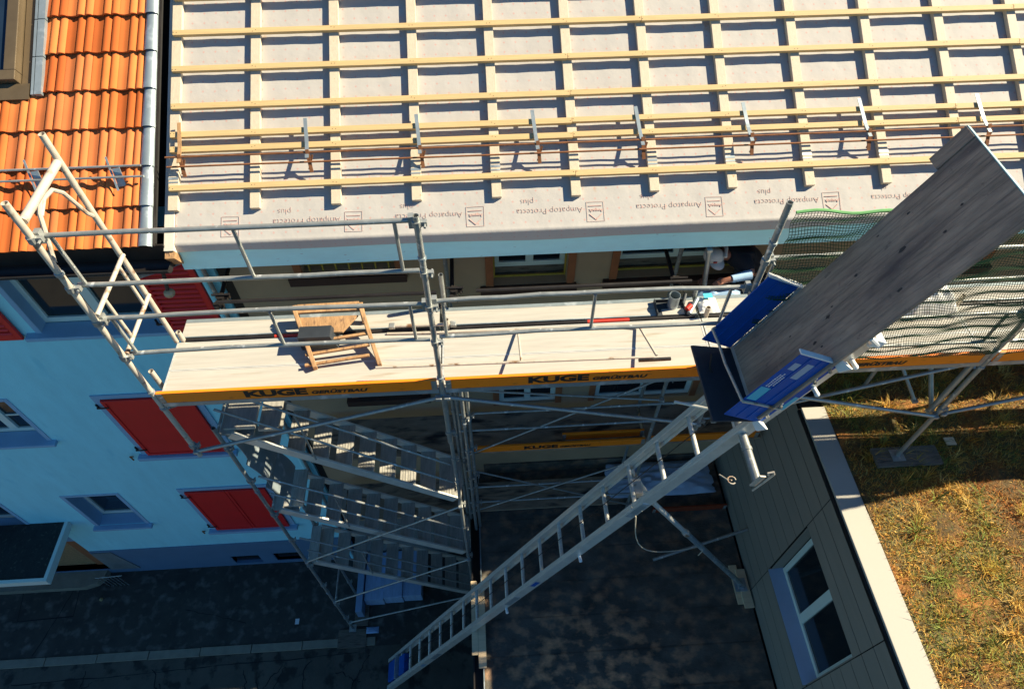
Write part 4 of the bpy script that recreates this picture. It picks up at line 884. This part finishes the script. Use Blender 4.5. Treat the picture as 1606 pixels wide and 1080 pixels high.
for s in (1.95,2.1,2.45,2.6): b.tube([lp_(s,YQ-.03,.06), lp_(s+.03,YQ-.03,.10)], .014, 8); b.sphere(lp_(s+.05,YQ-.03,.10), .012)
b.build('latch_bolts', steel, pf, True)
b = MB()
for s in (S0-.0, S1+.02): b.hexa([lp_(s-.05,YQ-.06,.03),lp_(s+.05,YQ-.10,.03),lp_(s+.03,YQ-.02,.03),lp_(s-.03,YQ-.0,.03),lp_(s-.05,YQ-.06,.05),lp_(s+.05,YQ-.10,.05),lp_(s+.03,YQ-.02,.09),lp_(s-.03,YQ-.0,.09)])
b.build('corner_bracket', white_pl, pf, each=8)
b = MB(); b.tube([lp_(1.60,3.0,.0), lp_(1.60,2.25,.0)], .036, 16); b.tube([lp_(1.60,2.55,.0), lp_(1.60,2.52,.0)], .043, 16); b.build('roller_axle', steel, pf, True)
b = MB(); b.bar(lp_(1.54,2.24,.0), lp_(1.70,2.24,.03), .012, .05); b.tube([lp_(1.50,2.22,-.03), lp_(1.66,2.21,.0), lp_(1.80,2.21,.02), lp_(1.83,2.21,.05), lp_(1.80,2.21,.08), lp_(1.77,2.21,.05)], .008, 8); b.build('lever', steel_old, pf, True)
b = MB(); b.tube([lp_(1.50,2.95,.03), lp_(1.28,3.12,.35)], .013, 8); b.build('stay_rod', alu, pf, True)
b = MB(); b.tube([lp_(1.13,2.55,-.1), lp_(1.20,2.47,-.1), lp_(1.25,2.44,-.1)], .006, 6); b.tube([lp_(1.25,2.44,-.1)+V((.035*math.cos(a*.6),.035*math.sin(a*.6),.0)) for a in range(10)], .006, 6); b.build('locking_pin', steel_old, pf, True)
bd = T('long_plank', 'long weathered grey-brown board lying up the hoist platform past the eave', 'plank', lp_(2.0,3.0,.12))
b = MB(); lbox(b, 1.90, 4.17, 2.62, 3.335, .095, .122); b.build('board', wood_old, bd, bevel=.003)
b = MB()
for (s, y, rk_) in ((2.62,2.86,1.2),(2.66,2.80,.7),(2.80,2.97,1.3),(2.86,3.02,.6),(3.12,3.10,1.0),(3.47,3.02,1.5),(3.62,3.22,.8),(2.45,3.05,.6),(3.9,3.0,.7),(3.33,2.78,1.1),(3.38,3.24,.6),(3.74,2.92,.9),(2.3,3.2,.5)):
    q = [lp_(s+.020*rk_*random.uniform(.6,1.2)*math.cos(a*.7), y+.011*rk_*random.uniform(.6,1.2)*math.sin(a*.7), .1233) for a in range(9)]; b.add(q, [tuple(range(9))])
b.build('knots', mat('dark_knot', (.06,.045,.04), .8), bd)
b = MB(); lbox(b, 3.90, 4.17, 3.337, 3.45, .075, .13); b.build('end_cleat', wood_old, bd, bevel=.003)
b = MB(); lbox(b, 4.171, 4.177, 2.62, 3.45, .092, .124); b.build('lit_end_face', mat('lit_edge_tone', (.35,.5,.5), .8), bd)  # board end: the light on its thickness is put into the pale blue colour

for o in bd.children:      # give the board's pieces a local x along the board so that the grain runs with it
    Q = Matrix((DL, V((0,1,0)), NL)).transposed().to_4x4(); Q2 = Q if Q.determinant() > 0 else Matrix((DL, V((0,1,0)), NL)).transposed().to_4x4()
    o.data.transform(Q2.inverted()); o.matrix_local = Q2
# ------------------------------------------------------------------ things on the deck
# chair-like slatted wooden seat
ch = T('wooden_seat', 'brown wooden seat with two leaning side frames standing on the deck', 'seat', (-1.4,4.0,DZ))
def cb(b, p, q, w_, h_, up=(0,0,1)): return b.bar(p, q, w_, h_, up)
for (xa, xb_, yt) in ((-1.88,-1.62,4.30),(-1.24,-1.02,4.30)):
    cb(MB(), (xa,4.32,DZ+.19), (xb_-.02,3.72,DZ+.035), .04, .075).build('side_frame', wood_chair, ch, bevel=.006)
    cb(MB(), (xa,4.345,DZ+.22), (xa+.01,4.28,DZ+.01), .045, .05).build('leg', wood_chair, ch, bevel=.006)
b = MB(); cb(b, (-1.86,4.33,DZ+.19), (-1.26,4.34,DZ+.19), .11, .022).build('seat_board', wood_chair, ch, bevel=.004)
b = MB(); b.hexa([(-1.82,4.08,DZ+.12),(-1.40,4.06,DZ+.12),(-1.26,4.24,DZ+.15),(-1.84,4.24,DZ+.15),(-1.82,4.08,DZ+.142),(-1.40,4.06,DZ+.142),(-1.26,4.24,DZ+.172),(-1.84,4.24,DZ+.172)]).build('seat_board', wood_chair, ch, bevel=.004)
for y, z in ((4.02,.11),(3.90,.08),(3.80,.05)): cb(MB(), (-1.74,y-.05,DZ+z), (-1.14,y+.02,DZ+z+.02), .03, .022).build('slat', wood_chair, ch, bevel=.003)
b = MB(); b.hexa([(-1.80,3.96,DZ+.02),(-1.45,3.96,DZ+.02),(-1.45,4.12,DZ+.02),(-1.80,4.12,DZ+.02),(-1.80,3.96,DZ+.20),(-1.50,3.96,DZ+.20),(-1.50,4.10,DZ+.20),(-1.80,4.10,DZ+.20)]).build('inner_box', plate_dark, ch)
# guard frame lying on the deck
t = T('loose_guard_frame', 'spare thin guard rail frame lying flat on the middle bay deck', 'guard rail', (.4,3.8,DZ+.04))
def dk(x, y): return (x, y, DZ+.03+(4.05-y)*.30)
MB().tube([dk(-1.0,4.12), dk(-.5,4.10), dk(1.35,4.06), dk(1.47,4.04), dk(1.53,3.58)], .0125, 8).build('outer_tube', steel_old, t, True)
MB().tube([dk(-1.05,3.60), dk(1.5,3.56)], .0125, 8).build('outer_tube', steel_old, t, True); MB().tube([dk(.28,4.06), dk(.28,3.58)], .011, 8).build('cross_tube', steel_old, t, True)
MB().box(1.36,1.66,3.535,3.56,DZ+.14,DZ+.165).build('hook', gutter_dark, t)
tube_thing('short wooden pole leaning on the deck beside the wooden seat', [(-.95,4.18,DZ+.05),(-.35,4.17,DZ+.05)], .018, steel_old, 'loose poles on the deck', 'loose_pole', 'pole')
# paint can, tray, gun, bag
t = T('paint_can', 'open metal can standing on the inner deck near the worker', 'can', (1.86,4.32,DZ))
MB().pipe((1.86,4.31,DZ), (1.86,4.31,DZ+.17), .055, .003, 20).tube([(1.86,4.31,DZ+.002),(1.86,4.31,DZ+.01)], .053, 20).build('can', zinc, t, True); MB().tube([(1.86,4.31,DZ+.03),(1.86,4.31,DZ+.035)], .051, 20).build('contents', dark_room, t)
t = T('tool_tray', 'open black tray lying on the deck under the metal can', 'tray', (1.80,4.30,DZ)); MB().box(1.68,1.98,4.19,4.38,DZ+.0005,DZ+.006).box(1.68,1.69,4.19,4.38,DZ+.006,DZ+.05).box(1.97,1.98,4.19,4.38,DZ+.006,DZ+.03).box(1.69,1.97,4.37,4.38,DZ+.006,DZ+.04).build('tray', plate_dark, t, bevel=.003); MB().box(1.74,1.965,4.195,4.27,DZ+.0065,DZ+.010).build('lid', deck_top, t)
t = T('sealant_gun', 'red and grey sealant gun lying on the deck right of the can', 'tool', (2.03,4.26,DZ)); MB().tube([(2.0,4.18,DZ+.03),(2.12,4.36,DZ+.04)], .024, 12).build('barrel', zinc, t, True); MB().tube([(1.98,4.22,DZ+.05),(2.03,4.26,DZ+.06)], .03, 10).build('trigger_body', red_pl, t, True); MB().tube([(1.97,4.32,DZ+.02),(2.02,4.44,DZ+.03)], .018, 10).build('handle', plate_dark, t, True)
def crumple(name, label, cat, c, sx, sy, h, mt, n=14, seed=1):
    rs = np.random.default_rng(seed); b = MB(); zf = rs.random((n+1,n+1))
    for i in range(n+1):
        for j in range(n+1):
            u, w_ = i/n*2-1, j/n*2-1; e = max(0, 1-max(abs(u),abs(w_))**3)
            b.v.append((c[0]+u*sx*(1+.08*zf[j,i]), c[1]+w_*sy*(1+.08*zf[i,j]), c[2]+.004+h*e*(.45+.55*zf[i,j])))
    b.f = [(i*(n+1)+j,(i+1)*(n+1)+j,(i+1)*(n+1)+j+1,i*(n+1)+j+1) for i in range(n) for j in range(n)]
    o = b.build(name, mt, None, True); sd = o.modifiers.new('s','SUBSURF'); sd.levels = sd.render_levels = 1; recenter(o); tag(o, label, cat); return o
crumple('paper_bag', 'white and blue bag lying on the deck beside the blue flap', 'bag', (2.22,4.30,DZ), .10, .10, .06, white_pl)
crumple('plastic_film', 'grey translucent looking film bundle below the worker', 'film', (2.45,4.55,8.80), .22, .12, .07, sill_blue, seed=3)
t = MB().box(2.18,2.27,4.34,4.40,DZ+.07,DZ+.075).build('label_card', sticker_cyan); recenter(t); tag(t, 'small light blue card on top of the white bag', 'card')
crumple('white_sack', 'large white sack slumped on the netted deck at the right edge', 'sack', (4.40,4.18,DZ), .26, .20, .34, white_pl, n=10, seed=5)
crumple('blue_tarpaulin', 'crumpled blue-white tarpaulin lying on the lowest deck behind the ladder', 'tarpaulin', (2.75,4.92,3.80), .85, .30, .16, tarp_mat, n=20, seed=8)
# wrapped boards in the street
t = T('wrapped_boards', 'stack of light blue wrapped insulation boards standing under the lowest stairs', 'board stack', (-2.2,4.8,0))
for k in range(3): x = -2.78+.385*k; MB().box(x, x+.38, 4.28+.02*k, 5.25, .01, .34+.03*(k%2)).build('board', panel_blue, t, bevel=.006)
MB().box(-2.93,-2.80,4.05,5.2,.01,.40).build('white_board', sill_blue, t, bevel=.006)
crumple('paper_sheet', 'pale folded sheet lying at the foot of the stair tower', 'sheet', (-2.62,3.78,.05), .12, .06, .03, sill_blue, seed=9)
o = MB().box(5.38,5.50,3.58,3.68,7.04,7.052).build('wood_offcut', wood); recenter(o); tag(o, 'small pale offcut lying in the shaded grass', 'offcut')
o = MB().box(3.45,3.85,4.35,4.7,7.0,7.04).build('base_pad', concrete); o.location.x += .75; recenter(o); tag(o, 'small grey pad on the grass behind the annex cap', 'pad')

# ------------------------------------------------------------------ worker
def worker():
    t = T('person', 'worker in a pale cap and black shirt bending at the window under the eave', 'person', (2.95,4.95,7.69))
    bm = bmesh.new(); sk_ = bm.verts.layers.skin.verify(); vv = {}
    def vtx(n, p, r, r2=None): a = bm.verts.new(V(p)-V(t.location)); a[sk_].radius = (r, r2 or r); vv[n] = a; return a
    J = {'pel':((2.98,5.02,8.56),.14,.12),'sp1':((2.92,5.0,8.72),.15,.12),'sp2':((2.80,4.97,8.83),.17,.13),'chest':((2.68,4.94,8.88),.17,.13),'neck':((2.575,4.92,8.905),.055,.055),'head':((2.49,4.885,8.90),.082,.088),'head2':((2.43,4.86,8.89),.075,.082),
         'shr':((2.72,4.80,8.90),.068,.068),'elr':((2.80,4.64,8.86),.050,.050),'wrr':((2.56,4.60,8.84),.034,.034),'shl':((2.66,5.10,8.86),.068,.068),'ell':((2.52,5.12,8.62),.048,.048),'wrl':((2.42,4.90,8.60),.032,.032),
         'hpr':((2.98,4.92,8.50),.11,.11),'knr':((2.86,4.86,8.12),.072,.072),'anr':((2.98,4.86,7.80),.045,.045),'ftr':((2.82,4.84,7.74),.045,.035),'hpl':((3.0,5.10,8.50),.11,.11),'knl':((2.90,5.10,8.12),.072,.072),'anl':((3.05,5.10,7.80),.045,.045),'ftl':((2.90,5.08,7.74),.045,.035)}
    for n, (p, a, c) in J.items(): vtx(n, p, a, c)
    for a, c in (('pel','sp1'),('sp1','sp2'),('sp2','chest'),('chest','neck'),('neck','head'),('head','head2'),('chest','shr'),('shr','elr'),('elr','wrr'),('chest','shl'),('shl','ell'),('ell','wrl'),('pel','hpr'),('hpr','knr'),('knr','anr'),('anr','ftr'),('pel','hpl'),('hpl','knl'),('knl','anl'),('anl','ftl')): bm.edges.new((vv[a], vv[c]))
    # hands: palm and five fingers each
    for side, wr, d in (('r','wrr',V((-1,-.1,-.25))),('l','wrl',V((-.35,-.9,-.2)))):
        p = V(J[wr][0]); d = d.normalized(); sd = d.cross(V((0,0,1))).normalized(); pm = vtx(side+'palm', p+d*.075, .034, .022); bm.edges.new((vv[wr], pm))
        for k in range(4):
            o_ = (k-1.5)*.02; q = p+d*.105+sd*o_; prev = pm
            for m2, (L1, dz) in enumerate(((0,0),(.032,-.008),(.055,-.028),(.064+.004*(1.5-abs(k-1.5)),-.048))):
                a = vtx(f'{side}{k}{m2}', q+d*L1+V((0,0,dz)), .0092-.0008*m2); bm.edges.new((prev, a)); prev = a
        prev = pm
        for m2, q in enumerate((p+d*.06+sd*.035, p+d*.09+sd*.052+V((0,0,-.01)), p+d*.115+sd*.050+V((0,0,-.02)))): a = vtx(f'{side}t{m2}', q, .010); bm.edges.new((prev, a)); prev = a
    vv['pel'][sk_].use_root = True
    me = bpy.data.meshes.new('body'); bm.to_mesh(me); bm.free(); me.materials.append(skin_mat); o = put(bpy.data.objects.new('body', me), t)
    s = o.modifiers.new('skin', 'SKIN'); s.use_smooth_shade = True; ss = o.modifiers.new('sub', 'SUBSURF'); ss.levels = ss.render_levels = 2
    def cloth(name, chain, mt, grow=.012):
        bm = bmesh.new(); l = bm.verts.layers.skin.verify(); d = {}
        for a, c in chain:
            for n in (a, c):
                if n not in d:
                    p, r1, r2 = J[n]; q = bm.verts.new(V(p)-V(t.location)); q[l].radius = (r1+grow, r2+grow); d[n] = q
            bm.edges.new((d[a], d[c]))
        d[chain[0][0]][l].use_root = True; me = bpy.data.meshes.new(name); bm.to_mesh(me); bm.free(); me.materials.append(mt); o = put(bpy.data.objects.new(name, me), t)
        s = o.modifiers.new('skin', 'SKIN'); s.use_smooth_shade = True; ss = o.modifiers.new('sub', 'SUBSURF'); ss.levels = ss.render_levels = 2
    cloth('shirt', [('pel','sp1'),('sp1','sp2'),('sp2','chest'),('chest','neck'),('chest','shr'),('shr','elr'),('chest','shl'),('shl','ell')], black_cloth, .034)
    cloth('trousers', [('pel','hpr'),('hpr','knr'),('knr','anr'),('pel','hpl'),('hpl','knl'),('knl','anl')], jean, .012)
    # sleeve cuff on the near forearm
    e, w_ = V(J['elr'][0]), V(J['wrr'][0]); MB().tube([e.lerp(w_,.1)-V((0,0,0)), e.lerp(w_,.5), e.lerp(w_,.95)], .055, 14, r2=.040).build('sleeve', sleeve_blue, t, True)
    # cap
    c = V((2.43,4.865,8.925)); b = MB(); b.sphere(c, .108, 20, 12, (1.02,.95,.80)); o = b.build('cap', cap_cloth, t, True)
    b = MB(); n = 10
    for j in range(n+1):
        a = math.pi*(j/n); b.v.append((c.x+.01+.085*math.cos(a), c.y-.055-.0*math.sin(a), c.z-.01)); b.v.append((c.x+.02+.078*math.cos(a), c.y-.075-.10*math.sin(a), c.z-.035))
    for j in range(n): b.f.append((2*j, 2*j+1, 2*j+3, 2*j+2))
    o = b.build('cap_brim', cap_cloth, t, True); so_ = o.modifiers.new('s','SOLIDIFY'); so_.thickness = .006
    MB().box(c.x-.035,c.x+.005,c.y-.112,c.y-.106,c.z-.0,c.z+.018).build('cap_logo', red_pl, t)
    MB().tube([(2.53,4.80,8.96),(2.555,4.90,9.0),(2.55,5.0,8.96)], .018, 8).build('collar', cap_cloth, t, True)
    MB().sphere((2.415,4.80,8.84), .016, 8, 6).sphere((2.41,4.835,8.81), .014, 8, 6, (1.3,1,1)).build('nose', skin_mat, t, True)
    t.location = V(t.location)+V((-.02,.03,.14))
worker()
